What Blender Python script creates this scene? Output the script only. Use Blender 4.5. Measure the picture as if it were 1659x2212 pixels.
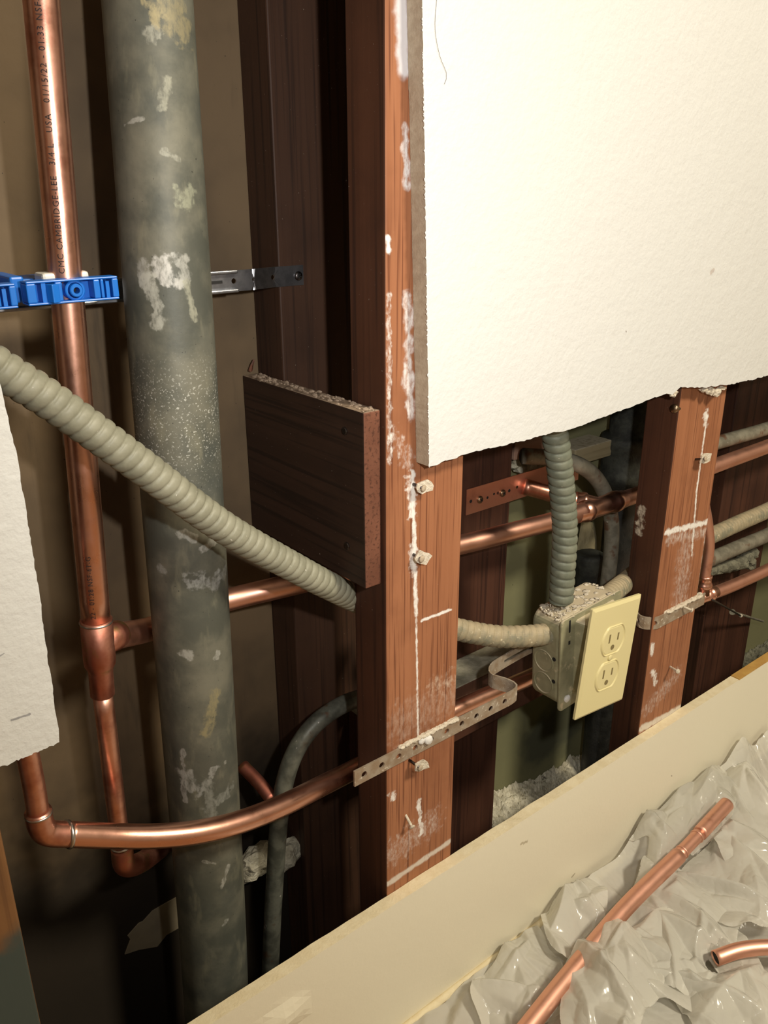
import bpy, bmesh, math, random
import numpy as np
from mathutils import Vector, Matrix, noise as mnoise

# ------------------------------------------------------------------ clear
for o in list(bpy.data.objects):
    bpy.data.objects.remove(o)
S = bpy.context.scene
C = S.collection
random.seed(7)

# ------------------------------------------------------------------ camera
F_PX = 1820.0
CX, CY = 829.5, 1106.0
RX = Vector((0.77660522, -0.22786403, 0.58733493))
RY = Vector((-0.62998018, -0.27637746, 0.72576888))
RZ = Vector((-0.00305049, -0.93364527, -0.358186))
CAM = Vector((0.0, -0.5, 0.0))
right = Vector((RX[0], RY[0], RZ[0]))
down = Vector((RX[1], RY[1], RZ[1]))
fwd = Vector((RX[2], RY[2], RZ[2]))
up = -down
cam_data = bpy.data.cameras.new('camera')
cam_data.sensor_fit = 'VERTICAL'
cam_data.sensor_height = 36.0
cam_data.lens = 36.0 * F_PX / 2212.0
cam_data.clip_start = 0.01
cam = bpy.data.objects.new('camera', cam_data)
C.objects.link(cam)
m = Matrix((
    (right.x, up.x, -fwd.x, CAM.x),
    (right.y, up.y, -fwd.y, CAM.y),
    (right.z, up.z, -fwd.z, CAM.z),
    (0, 0, 0, 1)))
cam.matrix_world = m
S.camera = cam

# ------------------------------------------------------------------ world, lights, exposure
w = bpy.data.worlds.new('room_air')
S.world = w
w.use_nodes = True
bg = w.node_tree.nodes['Background']
bg.inputs['Color'].default_value = (0.80, 0.78, 0.72, 1)
bg.inputs['Strength'].default_value = 0.05

def area(name, loc, target, size, power, color, shape='DISK'):
    d = bpy.data.lights.new(name, 'AREA')
    d.shape = shape
    d.size = size
    d.energy = power
    d.color = color
    o = bpy.data.objects.new(name, d)
    C.objects.link(o)
    o.location = loc
    o.rotation_euler = (Vector(target) - Vector(loc)).to_track_quat('-Z', 'Y').to_euler()
    return o

def point(name, loc, r, power, color):
    d = bpy.data.lights.new(name, 'POINT')
    d.shadow_soft_size = r
    d.energy = power
    d.color = color
    o = bpy.data.objects.new(name, d)
    C.objects.link(o)
    o.location = loc
    return o

def spot(name, loc, direction, r, power, color, deg, blend):
    d = bpy.data.lights.new(name, 'SPOT')
    d.shadow_soft_size = r
    d.energy = power
    d.color = color
    d.spot_size = math.radians(deg)
    d.spot_blend = blend
    o = bpy.data.objects.new(name, d)
    C.objects.link(o)
    o.location = loc
    o.rotation_euler = Vector(direction).to_track_quat('-Z', 'Y').to_euler()
    return o

spot('hand_lamp', (0.14, -0.53, 0.04), (0.66, 0.74, -0.12), 0.012, 14.0, (1.0, 0.97, 0.93), 118, 1.0)
area('ceiling_lamp', (0.95, -1.55, 1.35), (0.6, 0.0, -0.2), 0.35, 46.0, (1.0, 0.90, 0.71))

S.view_settings.view_transform = 'Standard'
S.view_settings.look = 'None'
S.view_settings.gamma = 1.0
S.view_settings.use_curve_mapping = False
S.view_settings.exposure = 0.0

# ------------------------------------------------------------------ pixel measurements -> points on planes of the place
def ray(px, py):
    v = Vector((px - CX, py - CY, F_PX))
    return Vector((RX.dot(v), RY.dot(v), RZ.dot(v)))

def P(px, py, Y):
    r = ray(px, py)
    return CAM + r * ((Y - CAM.y) / r.y)

def PX(px, py, X):
    r = ray(px, py)
    return CAM + r * ((X - CAM.x) / r.x)

def PZ(px, py, Z):
    r = ray(px, py)
    return CAM + r * ((Z - CAM.z) / r.z)

def RAD(px, py, Y, wpx):
    return wpx * 0.5 * (P(px, py, Y) - CAM).dot(fwd) / F_PX

# ------------------------------------------------------------------ materials
def nodes_of(name):
    mt = bpy.data.materials.new(name)
    mt.use_nodes = True
    nt = mt.node_tree
    return mt, nt, nt.nodes['Principled BSDF']

def N(nt, typ, **kw):
    n = nt.nodes.new(typ)
    for k, v in kw.items():
        setattr(n, k, v)
    return n

def setin(nt, sock, v):
    if hasattr(v, 'links'):
        nt.links.new(v, sock)
    else:
        if isinstance(v, (tuple, list)) and len(v) == 3 and sock.type == 'RGBA':
            v = (*v, 1)
        sock.default_value = v

def math_(nt, op, a, b=0.0, clamp=False):
    n = N(nt, 'ShaderNodeMath', operation=op, use_clamp=clamp)
    setin(nt, n.inputs[0], a)
    setin(nt, n.inputs[1], b)
    return n.outputs[0]

def vmath(nt, op, a, b=None):
    n = N(nt, 'ShaderNodeVectorMath', operation=op)
    setin(nt, n.inputs[0], a)
    if b is not None:
        setin(nt, n.inputs[1], b)
    return n

def mixc(nt, fac, a, b):
    n = N(nt, 'ShaderNodeMix', data_type='RGBA')
    setin(nt, n.inputs[0], fac)
    setin(nt, n.inputs[6], a)
    setin(nt, n.inputs[7], b)
    return n.outputs[2]

def ramp(nt, fac, lo, hi):
    n = N(nt, 'ShaderNodeMapRange', interpolation_type='SMOOTHSTEP')
    setin(nt, n.inputs[0], fac)
    n.inputs[1].default_value = lo
    n.inputs[2].default_value = hi
    return n.outputs[0]

def position(nt):
    return N(nt, 'ShaderNodeNewGeometry').outputs['Position']

def normal_z(nt):
    g = N(nt, 'ShaderNodeNewGeometry')
    s = N(nt, 'ShaderNodeSeparateXYZ')
    nt.links.new(g.outputs['True Normal'], s.inputs[0])
    return s.outputs

def noise_(nt, vec, scale, detail=4.0, rough=0.55, stretch=None):
    if stretch:
        vec = vmath(nt, 'MULTIPLY', vec, stretch).outputs[0]
    n = N(nt, 'ShaderNodeTexNoise')
    setin(nt, n.inputs['Vector'], vec)
    n.inputs['Scale'].default_value = scale
    n.inputs['Detail'].default_value = detail
    n.inputs['Roughness'].default_value = rough
    return n.outputs['Fac']

def bump(nt, bsdf, h, strength, dist=0.001):
    b = N(nt, 'ShaderNodeBump')
    b.inputs['Strength'].default_value = strength
    b.inputs['Distance'].default_value = dist
    setin(nt, b.inputs['Height'], h)
    nt.links.new(b.outputs[0], bsdf.inputs['Normal'])

def segmask(nt, pos, a, b, wd, warp=0.6, scale=90.0, flat=False, soft=0.35, breakup=0.0):
    """mask of a smear of real size between the points a and b"""
    a = Vector(a); b = Vector(b)
    if flat:
        pos = vmath(nt, 'MULTIPLY', pos, (1, 0, 1)).outputs[0]
        a.y = b.y = 0
    pa = vmath(nt, 'SUBTRACT', pos, tuple(a)).outputs[0]
    ba = b - a
    l2 = max(ba.length_squared, 1e-9)
    h = math_(nt, 'DIVIDE', vmath(nt, 'DOT_PRODUCT', pa, tuple(ba)).outputs['Value'], l2, True)
    sc = N(nt, 'ShaderNodeVectorMath', operation='SCALE')
    sc.inputs[0].default_value = tuple(ba)
    nt.links.new(h, sc.inputs['Scale'])
    d = vmath(nt, 'LENGTH', vmath(nt, 'SUBTRACT', pa, sc.outputs[0]).outputs[0]).outputs['Value']
    nz = math_(nt, 'SUBTRACT', noise_(nt, pos, scale, 4), 0.5)
    d = math_(nt, 'ADD', d, math_(nt, 'MULTIPLY', nz, wd * warp * 4))
    mk = N(nt, 'ShaderNodeMapRange', interpolation_type='SMOOTHSTEP')
    nt.links.new(d, mk.inputs[0])
    mk.inputs[1].default_value = wd
    mk.inputs[2].default_value = wd * soft
    out = mk.outputs[0]
    if breakup > 0:
        bz = ramp(nt, noise_(nt, pos, 260, 6, 0.68, (1, 1, 0.45)), breakup - 0.16, breakup + 0.20)
        out = math_(nt, 'MULTIPLY', out, bz)
    return out

def simple(name, col, rough=0.5, metal=0.0, spec=0.5):
    mt, nt, b = nodes_of(name)
    b.inputs['Base Color'].default_value = (*col, 1)
    b.inputs['Roughness'].default_value = rough
    b.inputs['Metallic'].default_value = metal
    b.inputs['Specular IOR Level'].default_value = spec
    return mt

def speckled(name, c1, c2, scale, rough=0.7, metal=0.0, bumps=0.3, bscale=None, lo=0.35, hi=0.65, bd=0.001, extra=None, spec=0.4, detail=5):
    mt, nt, b = nodes_of(name)
    pos = position(nt)
    n = noise_(nt, pos, scale, detail, 0.6)
    col = mixc(nt, ramp(nt, n, lo, hi), c1, c2)
    if extra:
        for c3, sc, l3, h3 in extra:
            col = mixc(nt, ramp(nt, noise_(nt, vmath(nt, 'ADD', pos, (sc, 2.3, 0.7)).outputs[0], sc, 5, 0.6), l3, h3), col, c3)
    nt.links.new(col, b.inputs['Base Color'])
    b.inputs['Roughness'].default_value = rough
    b.inputs['Metallic'].default_value = metal
    b.inputs['Specular IOR Level'].default_value = spec
    if bumps:
        bump(nt, b, noise_(nt, pos, bscale or scale * 2, 5, 0.6), bumps, bd)
    return mt

def wood(name, c_main, c_dark, c_light, axis='z', rough=0.6, marks=(), grain=260.0, dust=None, spec=0.3, fine=0.75, blotch=0.5):
    """boards: rings stretched along the grain, marks of plaster with shapes of their own"""
    mt, nt, b = nodes_of(name)
    pos = position(nt)
    st = {'z': (1, 1, 0.02), 'x': (0.02, 1, 1), 'y': (1, 0.02, 1)}[axis]
    wob = noise_(nt, pos, 6, 2, 0.5, st)
    g = noise_(nt, pos, grain, 2.5, 0.55, st)
    g2 = noise_(nt, pos, 38, 3, 0.5, st)
    col = mixc(nt, ramp(nt, g2, 0.35, 0.68), c_main, c_light)
    lines = math_(nt, 'MULTIPLY', ramp(nt, g, 0.50, 0.68), fine)
    col = mixc(nt, lines, col, c_dark)
    col = mixc(nt, math_(nt, 'MULTIPLY', ramp(nt, noise_(nt, pos, 9, 4, 0.6), 0.45, 0.75), blotch), col, c_dark)
    ru = rough
    nrm = normal_z(nt)
    for mk in marks:
        ms = segmask(nt, pos, mk['a'], mk['b'], mk['w'], mk.get('warp', 0.5), mk.get('scale', 140), not mk.get('side'), mk.get('soft', 0.3), mk.get('breakup', 0))
        face = math_(nt, 'LESS_THAN', nrm[1], -0.5)
        if mk.get('side'):
            face = math_(nt, 'LESS_THAN', nrm[0], -0.5)
        ms = math_(nt, 'MULTIPLY', math_(nt, 'MULTIPLY', ms, face), mk.get('str', 1.0))
        col = mixc(nt, ms, col, mk.get('c', (0.80, 0.76, 0.70)))
    if dust:
        dm = math_(nt, 'MULTIPLY', ramp(nt, nrm[2], 0.4, 0.8), ramp(nt, noise_(nt, pos, 160, 4), 0.25, 0.55))
        col = mixc(nt, dm, col, dust)
    # plaster specks thrown over the timber
    sp = ramp(nt, noise_(nt, pos, 520, 2, 0.5), 0.76, 0.80)
    col = mixc(nt, math_(nt, 'MULTIPLY', sp, 0.5), col, (0.7, 0.62, 0.52))
    nt.links.new(col, b.inputs['Base Color'])
    b.inputs['Roughness'].default_value = ru
    b.inputs['Specular IOR Level'].default_value = spec
    bump(nt, b, g, 0.18, 0.001)
    return mt

def copper(name, tarnish=0.3, rough=0.24, streak=None, spots=0.0):
    mt, nt, b = nodes_of(name)
    pos = position(nt)
    n = noise_(nt, pos, 28, 4, 0.6)
    col = mixc(nt, ramp(nt, n, 0.62 - tarnish * 0.5, 0.95 - tarnish * 0.4), (0.86, 0.47, 0.35), (0.46, 0.17, 0.115))
    n2 = noise_(nt, vmath(nt, 'ADD', pos, (3, 1, 2)).outputs[0], 60, 5, 0.65)
    col = mixc(nt, math_(nt, 'MULTIPLY', ramp(nt, n2, 0.50, 0.80), tarnish * 0.8), col, (0.34, 0.13, 0.11))
    if spots:
        n3 = noise_(nt, vmath(nt, 'ADD', pos, (7, 1, 2)).outputs[0], 35, 5, 0.65)
        col = mixc(nt, math_(nt, 'MULTIPLY', ramp(nt, n3, 0.55, 0.68), spots), col, (0.32, 0.24, 0.08))
    nt.links.new(col, b.inputs['Base Color'])
    b.inputs['Metallic'].default_value = 1.0
    nt.links.new(math_(nt, 'ADD', math_(nt, 'MULTIPLY', n2, 0.22 + tarnish * 0.2), rough - 0.08), b.inputs['Roughness'])
    bump(nt, b, noise_(nt, pos, 900, 2), 0.04, 0.0005)
    return mt

M = {}
M['copper'] = copper('copper_clean', 0.05, 0.27)
M['copper_worn'] = copper('copper_worn', 0.55, 0.30)
M['copper_burnt'] = copper('copper_heat_stained', 0.9, 0.34, spots=0.75)
M['copper_matt'] = copper('copper_matt', 0.12, 0.42)
M['copper_soft'] = copper('copper_soft', 0.05, 0.36)
M['solder'] = simple('solder', (0.62, 0.60, 0.58), 0.3, 1.0)
M['ink'] = simple('ink', (0.02, 0.012, 0.012), 0.6)
M['steel'] = speckled('galvanised_steel', (0.36, 0.37, 0.40), (0.50, 0.51, 0.54), 120, 0.36, 1.0, 0.05)
M['screw'] = simple('dark_screw', (0.10, 0.09, 0.09), 0.35, 1.0)
M['brass_screw'] = simple('bronze_screw', (0.35, 0.25, 0.16), 0.35, 1.0)
M['strap'] = speckled('rusty_strap', (0.33, 0.24, 0.16), (0.42, 0.35, 0.27), 90, 0.55, 0.35, 0.3, 400, extra=[((0.72, 0.66, 0.56), 230, 0.60, 0.72)])
M['blue'] = simple('blue_plastic', (0.010, 0.16, 0.62), 0.36)
M['nylon'] = simple('white_nylon', (0.74, 0.72, 0.64), 0.4)
M['ivory'] = simple('ivory_plastic', (0.72, 0.635, 0.335), 0.3)
M['slot'] = simple('slot_dark', (0.20, 0.155, 0.065), 0.6)
M['hole'] = simple('hole_dark', (0.012, 0.011, 0.010), 0.8)
M['conduit'] = speckled('conduit_paint', (0.235, 0.228, 0.165), (0.30, 0.29, 0.215), 60, 0.5, 0.0, 0.1, 300, spec=0.45, extra=[((0.62, 0.58, 0.50), 260, 0.68, 0.74)])
M['conduit_blue'] = speckled('conduit_greenish', (0.150, 0.165, 0.122), (0.205, 0.215, 0.160), 70, 0.52, 0.0, 0.1, 300, extra=[((0.5, 0.47, 0.38), 240, 0.68, 0.74)])
M['conduit_dusty'] = speckled('conduit_dusty', (0.22, 0.21, 0.145), (0.36, 0.30, 0.19), 70, 0.65, 0.0, 0.25, 300, extra=[((0.64, 0.56, 0.38), 190, 0.60, 0.70)])
M['rigid'] = speckled('old_rigid_conduit', (0.17, 0.155, 0.115), (0.27, 0.25, 0.19), 60, 0.55, 0.1, 0.2, 260, extra=[((0.16, 0.085, 0.05), 33, 0.55, 0.65), ((0.55, 0.5, 0.42), 110, 0.66, 0.72)])
M['rigid_dark'] = speckled('old_rigid_conduit_dark', (0.07, 0.072, 0.058), (0.15, 0.152, 0.122), 60, 0.45, 0.2, 0.2, 260, extra=[((0.10, 0.055, 0.03), 33, 0.6, 0.7), ((0.5, 0.47, 0.42), 90, 0.67, 0.73)])
M['iron'] = speckled('black_iron', (0.018, 0.018, 0.017), (0.035, 0.035, 0.032), 60, 0.42, 0.0, 0.6, 240, extra=[((0.30, 0.30, 0.27), 150, 0.69, 0.73)], spec=0.6)
M['iron_dusty'] = speckled('dusty_iron', (0.022, 0.022, 0.018), (0.050, 0.052, 0.040), 70, 0.7, 0.0, 0.6, 240)
M['mortar'] = speckled('mortar', (0.46, 0.42, 0.31), (0.74, 0.69, 0.54), 70, 0.9, 0.0, 0.9, 160, bd=0.004, extra=[((0.16, 0.14, 0.10), 60, 0.62, 0.72)])
M['mortar_dark'] = speckled('mortar_dark', (0.13, 0.125, 0.09), (0.26, 0.25, 0.18), 70, 0.9, 0.0, 0.9, 160, bd=0.004)
M['dust'] = speckled('plaster_dust', (0.62, 0.54, 0.42), (0.80, 0.72, 0.58), 300, 0.95, 0.0, 0.9, 500, bd=0.002)
M['white'] = speckled('plaster_white', (0.72, 0.70, 0.66), (0.84, 0.82, 0.79), 200, 0.9, 0.0, 0.6, 500)
M['box'] = speckled('painted_box', (0.285, 0.275, 0.170), (0.37, 0.35, 0.22), 50, 0.5, 0.15, 0.15, 300, extra=[((0.58, 0.50, 0.33), 75, 0.60, 0.72)])
M['gypsum'] = speckled('gypsum_edge', (0.42, 0.34, 0.245), (0.50, 0.42, 0.31), 150, 0.95, 0.0, 0.4, 500)
M['strip_edge'] = speckled('strip_edge', (0.74, 0.63, 0.41), (0.80, 0.70, 0.48), 90, 0.9, 0.0, 0.5, 400, extra=[((0.55, 0.42, 0.22), 60, 0.66, 0.76)])
M['floor'] = wood('floor_wood', (0.30, 0.17, 0.07), (0.14, 0.07, 0.03), (0.38, 0.22, 0.1), 'x', 0.5)
M['room_wall'] = simple('room_paint', (0.50, 0.48, 0.43), 0.8)
M['tape'] = speckled('grey_label', (0.35, 0.36, 0.30), (0.5, 0.5, 0.42), 200, 0.6, 0.2, 0.3)

def dusty(mt, dust, sc=140, lo=0.25, hi=0.6):
    nt = mt.node_tree; b = nt.nodes['Principled BSDF']
    src = b.inputs['Base Color'].links[0].from_socket
    pos = position(nt)
    dm = math_(nt, 'MULTIPLY', ramp(nt, normal_z(nt)[2], 0.35, 0.8), ramp(nt, noise_(nt, pos, sc, 5, 0.6), lo, hi))
    nt.links.new(mixc(nt, dm, src, dust), b.inputs['Base Color'])
dusty(M['box'], (0.62, 0.53, 0.37), 120, 0.15, 0.45)
dusty(M['conduit_dusty'], (0.44, 0.36, 0.23), 90)

def film_material(name, clear):
    mt, nt, b = nodes_of(name)
    out = nt.nodes['Material Output']
    df = N(nt, 'ShaderNodeBsdfDiffuse'); df.inputs[0].default_value = (0.86, 0.84, 0.76, 1)
    tl = N(nt, 'ShaderNodeBsdfTranslucent'); tl.inputs[0].default_value = (0.90, 0.88, 0.80, 1)
    gl = N(nt, 'ShaderNodeBsdfGlossy'); gl.inputs['Roughness'].default_value = 0.16
    tr = N(nt, 'ShaderNodeBsdfTransparent')
    tr.inputs[0].default_value = (0.97, 0.97, 0.96, 1)
    m1 = N(nt, 'ShaderNodeMixShader'); m1.inputs[0].default_value = 0.30
    nt.links.new(df.outputs[0], m1.inputs[1]); nt.links.new(tl.outputs[0], m1.inputs[2])
    m2 = N(nt, 'ShaderNodeMixShader'); m2.inputs[0].default_value = clear
    nt.links.new(m1.outputs[0], m2.inputs[1]); nt.links.new(tr.outputs[0], m2.inputs[2])
    fr = N(nt, 'ShaderNodeFresnel'); fr.inputs[0].default_value = 1.5
    m3 = N(nt, 'ShaderNodeMixShader')
    nt.links.new(math_(nt, 'MULTIPLY', fr.outputs[0], 0.8), m3.inputs[0])
    nt.links.new(m2.outputs[0], m3.inputs[1]); nt.links.new(gl.outputs[0], m3.inputs[2])
    pos = position(nt)
    n1 = noise_(nt, pos, 16, 3, 0.5); n2 = noise_(nt, pos, 45, 2, 0.5)
    rd = math_(nt, 'ADD', math_(nt, 'ABSOLUTE', math_(nt, 'SUBTRACT', n1, 0.5)), math_(nt, 'MULTIPLY', math_(nt, 'ABSOLUTE', math_(nt, 'SUBTRACT', n2, 0.5)), 0.35))
    bp = N(nt, 'ShaderNodeBump'); bp.inputs['Strength'].default_value = 0.22; bp.inputs['Distance'].default_value = 0.04
    nt.links.new(rd, bp.inputs['Height'])
    for q in (df, tl, gl, fr):
        nt.links.new(bp.outputs[0], q.inputs['Normal'])
    nt.links.new(m3.outputs[0], out.inputs['Surface'])
    return mt
M['film'] = film_material('milky_film', 0.22)
M['film_clear'] = film_material('clear_film', 0.45)

def paint(name, c, c2, rough=0.55, bumps=0.25, marks=()):
    mt, nt, b = nodes_of(name)
    pos = position(nt)
    col = mixc(nt, noise_(nt, pos, 4, 2), c, c2)
    for mk in marks:
        ms = segmask(nt, pos, mk['a'], mk['b'], mk['w'], mk.get('warp', 0.4), mk.get('scale', 200), True, 0.4, 0)
        col = mixc(nt, math_(nt, 'MULTIPLY', ms, mk.get('str', 0.8)), col, mk['c'])
    nt.links.new(col, b.inputs['Base Color'])
    b.inputs['Roughness'].default_value = rough
    b.inputs['Specular IOR Level'].default_value = 0.35
    h = math_(nt, 'ADD', noise_(nt, pos, 55, 4, 0.6), math_(nt, 'MULTIPLY', noise_(nt, pos, 190, 3), 0.6))
    bump(nt, b, h, bumps, 0.0022)
    return mt

# ------------------------------------------------------------------ mesh helpers
def finish(name, bm, mats, loc=(0, 0, 0), smooth=False, bevel=0.0, bseg=2, recalc=True):
    if recalc:
        bmesh.ops.recalc_face_normals(bm, faces=bm.faces)
    loc = Vector(loc)
    if loc.length > 0:
        bmesh.ops.translate(bm, verts=bm.verts, vec=-loc)
    me = bpy.data.meshes.new(name)
    bm.to_mesh(me); bm.free()
    for f in me.polygons:
        f.use_smooth = smooth
    for mt in (mats if isinstance(mats, (list, tuple)) else [mats]):
        me.materials.append(mt)
    o = bpy.data.objects.new(name, me)
    C.objects.link(o)
    o.location = loc
    if bevel:
        md = o.modifiers.new('bevel', 'BEVEL')
        md.width = bevel; md.segments = bseg; md.limit_method = 'ANGLE'; md.angle_limit = math.radians(40)
    return o

def on(pts, d=(0.75, 0.0, -0.02)):
    """carry a run on past the edge of the view"""
    return pts + [pts[-1] + Vector(d) * 0.4, pts[-1] + Vector(d)]

WLOC = {}
def thing(name, label, cat, loc, group=None):
    o = bpy.data.objects.new(name, None)
    o.empty_display_size = 0.02
    C.objects.link(o)
    o.location = loc
    WLOC[o] = Vector(loc)
    o['label'] = label; o['category'] = cat
    if group: o['group'] = group
    return o

def tag(o, label, cat, group=None):
    o['label'] = label; o['category'] = cat
    if group: o['group'] = group
    return o

def part(name, bm, mats, parent, smooth=False, bevel=0.0, bseg=2, label=None, recalc=True, at=None):
    """a mesh drawn in place, kept as a child: its origin sits at `at` (default: the parent's)"""
    pw = WLOC[parent]
    w_ = Vector(at) if at is not None else pw
    o = finish(name, bm, mats, w_, smooth, bevel, bseg, recalc)
    o.location = w_ - pw
    o.parent = parent
    WLOC[o] = w_
    if label: o['label'] = label
    return o

def single(name, bm, mats, loc, label, cat, group=None, smooth=False, bevel=0.0, bseg=2, recalc=True):
    o = finish(name, bm, mats, loc, smooth, bevel, bseg, recalc)
    WLOC[o] = Vector(loc)
    return tag(o, label, cat, group)

def struct(name, bm, mats, **kw):
    o = finish(name, bm, mats, **kw)
    WLOC[o] = Vector(kw.get('loc', (0, 0, 0)))
    o['kind'] = 'structure'
    return o

def BM(): return bmesh.new()

def box(bm, lo, hi, rot=None, mi=0):
    lo = Vector(lo); hi = Vector(hi)
    c = (lo + hi) / 2; s = (hi - lo)
    r = bmesh.ops.create_cube(bm, size=1.0)
    mt = Matrix.Translation(c) @ (rot.to_4x4() if rot is not None else Matrix.Identity(4)) @ Matrix.Diagonal((*s, 1))
    bmesh.ops.transform(bm, matrix=mt, verts=r['verts'])
    if mi:
        for f in {f for v in r['verts'] for f in v.link_faces}: f.material_index = mi
    return r['verts']

def spline(pts, step):
    """Catmull-Rom through the points, resampled evenly"""
    pts = [Vector(p) for p in pts]
    if len(pts) == 2:
        dense = [pts[0].lerp(pts[1], i / 60) for i in range(61)]
    else:
        e = [pts[0] * 2 - pts[1]] + pts + [pts[-1] * 2 - pts[-2]]
        dense = []
        for i in range(1, len(e) - 2):
            p0, p1, p2, p3 = e[i - 1:i + 3]
            for k in range(40):
                t = k / 40
                dense.append(0.5 * ((2 * p1) + (p2 - p0) * t + (2 * p0 - 5 * p1 + 4 * p2 - p3) * t * t + (3 * p1 - p0 - 3 * p2 + p3) * t ** 3))
        dense.append(pts[-1])
    L = [0.0]
    for a, b in zip(dense, dense[1:]): L.append(L[-1] + (b - a).length)
    n = max(2, int(round(L[-1] / step)))
    out = []; j = 0
    for i in range(n + 1):
        s = L[-1] * i / n
        while j < len(L) - 2 and L[j + 1] < s: j += 1
        t = (s - L[j]) / max(L[j + 1] - L[j], 1e-9)
        out.append(dense[j].lerp(dense[j + 1], min(max(t, 0), 1)))
    return out

def frames(pts):
    T = []
    for i in range(len(pts)):
        a = pts[max(i - 1, 0)]; b = pts[min(i + 1, len(pts) - 1)]
        T.append((b - a).normalized())
    ref = Vector((0, -1, 0)) if abs(T[0].y) < 0.9 else Vector((1, 0, 0))
    u = (ref - T[0] * ref.dot(T[0])).normalized()
    fr = []
    for t in T:
        u = (u - t * u.dot(t)).normalized()
        fr.append((t, u, t.cross(u)))
    return fr

def tube(bm, pts, rfun, seg=24, caps=True, open_end=None, wall=0.0012, mi=0):
    """pts evenly spaced; rfun: number or f(i, s, theta)"""
    fr = frames(pts)
    rings = []; s = 0.0
    for i, p in enumerate(pts):
        if i: s += (p - pts[i - 1]).length
        t, u, v = fr[i]; ring = []
        for k in range(seg):
            th = 2 * math.pi * k / seg
            r = rfun(i, s, th) if callable(rfun) else rfun
            ring.append(bm.verts.new(p + (u * math.cos(th) + v * math.sin(th)) * r))
        rings.append(ring)
    for a, b in zip(rings, rings[1:]):
        for k in range(seg):
            f = bm.faces.new((a[k], a[(k + 1) % seg], b[(k + 1) % seg], b[k])); f.material_index = mi
    if caps:
        for idx, rg in ((0, rings[0]), (1, rings[-1])):
            if open_end is not None and idx in open_end:
                i = 0 if idx == 0 else len(pts) - 1
                t, u, v = fr[i]; p = pts[i]
                inward = t if idx == 0 else -t
                r0 = rfun(i, 0 if idx == 0 else s, 0) if callable(rfun) else rfun
                prev = rg
                for rr, dd in ((r0 - wall, 0), (r0 - wall, 0.02)):
                    nr = [bm.verts.new(p + inward * dd + (u * math.cos(2 * math.pi * k / seg) + v * math.sin(2 * math.pi * k / seg)) * rr) for k in range(seg)]
                    for k in range(seg):
                        f = bm.faces.new((prev[k], prev[(k + 1) % seg], nr[(k + 1) % seg], nr[k])); f.material_index = mi
                    prev = nr
                f = bm.faces.new(prev); f.material_index = mi
            else:
                f = bm.faces.new(rg); f.material_index = mi

def pipe(pts, r, step=0.006, seg=28, **kw):
    bm = BM(); tube(bm, spline(pts, step), r, seg, **kw); return bm

def lathe(bm, origin, axis, prof, seg=28, cap=True):
    """prof: list of (distance along the axis, radius)"""
    axis = Vector(axis).normalized(); o = Vector(origin)
    ref = Vector((0, -1, 0)) if abs(axis.y) < 0.9 else Vector((1, 0, 0))
    u = (ref - axis * ref.dot(axis)).normalized(); v = axis.cross(u)
    rings = [[bm.verts.new(o + axis * d + (u * math.cos(2 * math.pi * k / seg) + v * math.sin(2 * math.pi * k / seg)) * r) for k in range(seg)] for d, r in prof]
    for a, b in zip(rings, rings[1:]):
        for k in range(seg): bm.faces.new((a[k], a[(k + 1) % seg], b[(k + 1) % seg], b[k]))
    if cap:
        bm.faces.new(rings[0]); bm.faces.new(rings[-1])

def slab(bm, outline, y0, y1, mi_front=0, mi_edge=1):
    """outline: (x, z) going round; front face at y0, back at y1"""
    a = [bm.verts.new((x, y0, z)) for x, z in outline]
    b = [bm.verts.new((x, y1, z)) for x, z in outline]
    f = bm.faces.new(a); f.material_index = mi_front
    g = bm.faces.new(b); g.material_index = mi_front
    n = len(a)
    for i in range(n):
        e = bm.faces.new((a[i], a[(i + 1) % n], b[(i + 1) % n], b[i])); e.material_index = mi_edge

def ragged(p, q, n, amp, seed):
    rnd = random.Random(seed)
    p = Vector((*p, 0)); q = Vector((*q, 0)); d = q - p; nn = Vector((-d.y, d.x, 0)).normalized()
    out = []; w_ = 0
    for i in range(n):
        t = i / n
        w_ = 0.6 * w_ + rnd.uniform(-1, 1) * amp
        k = min(1, t * 8, (1 - t) * 8)
        v = p + d * t + nn * w_ * k
        out.append((v.x, v.y))
    return out

def lump(bm, c, size, seed, amp=0.35, sub=3, freq=2.0):
    r = bmesh.ops.create_icosphere(bm, subdivisions=sub, radius=1.0)
    off = Vector((seed * 3.17, seed * 1.3, seed * 7.7))
    for v in r['verts']:
        d = v.co.normalized()
        k = 1 + amp * (mnoise.noise(d * freq + off) + 0.5 * mnoise.noise(d * freq * 2.7 + off) + 0.3 * mnoise.noise(d * freq * 6 + off))
        v.co = Vector(c) + Vector((d.x * size[0], d.y * size[1], d.z * size[2])) * k

def copy_tree(o, parent=None):
    c = o.copy(); C.objects.link(c)
    if parent is not None: c.parent = parent
    for ch in list(o.children):
        copy_tree(ch, c)
    return c

# ================================================================== THE PLACE
FLOOR = -0.835
YB = 0.192          # face of the panel at the back of the wall cavity
SX = 0.4066         # left side of the nearer front stud
S2X = 0.8235        # left side of the farther front stud

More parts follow.
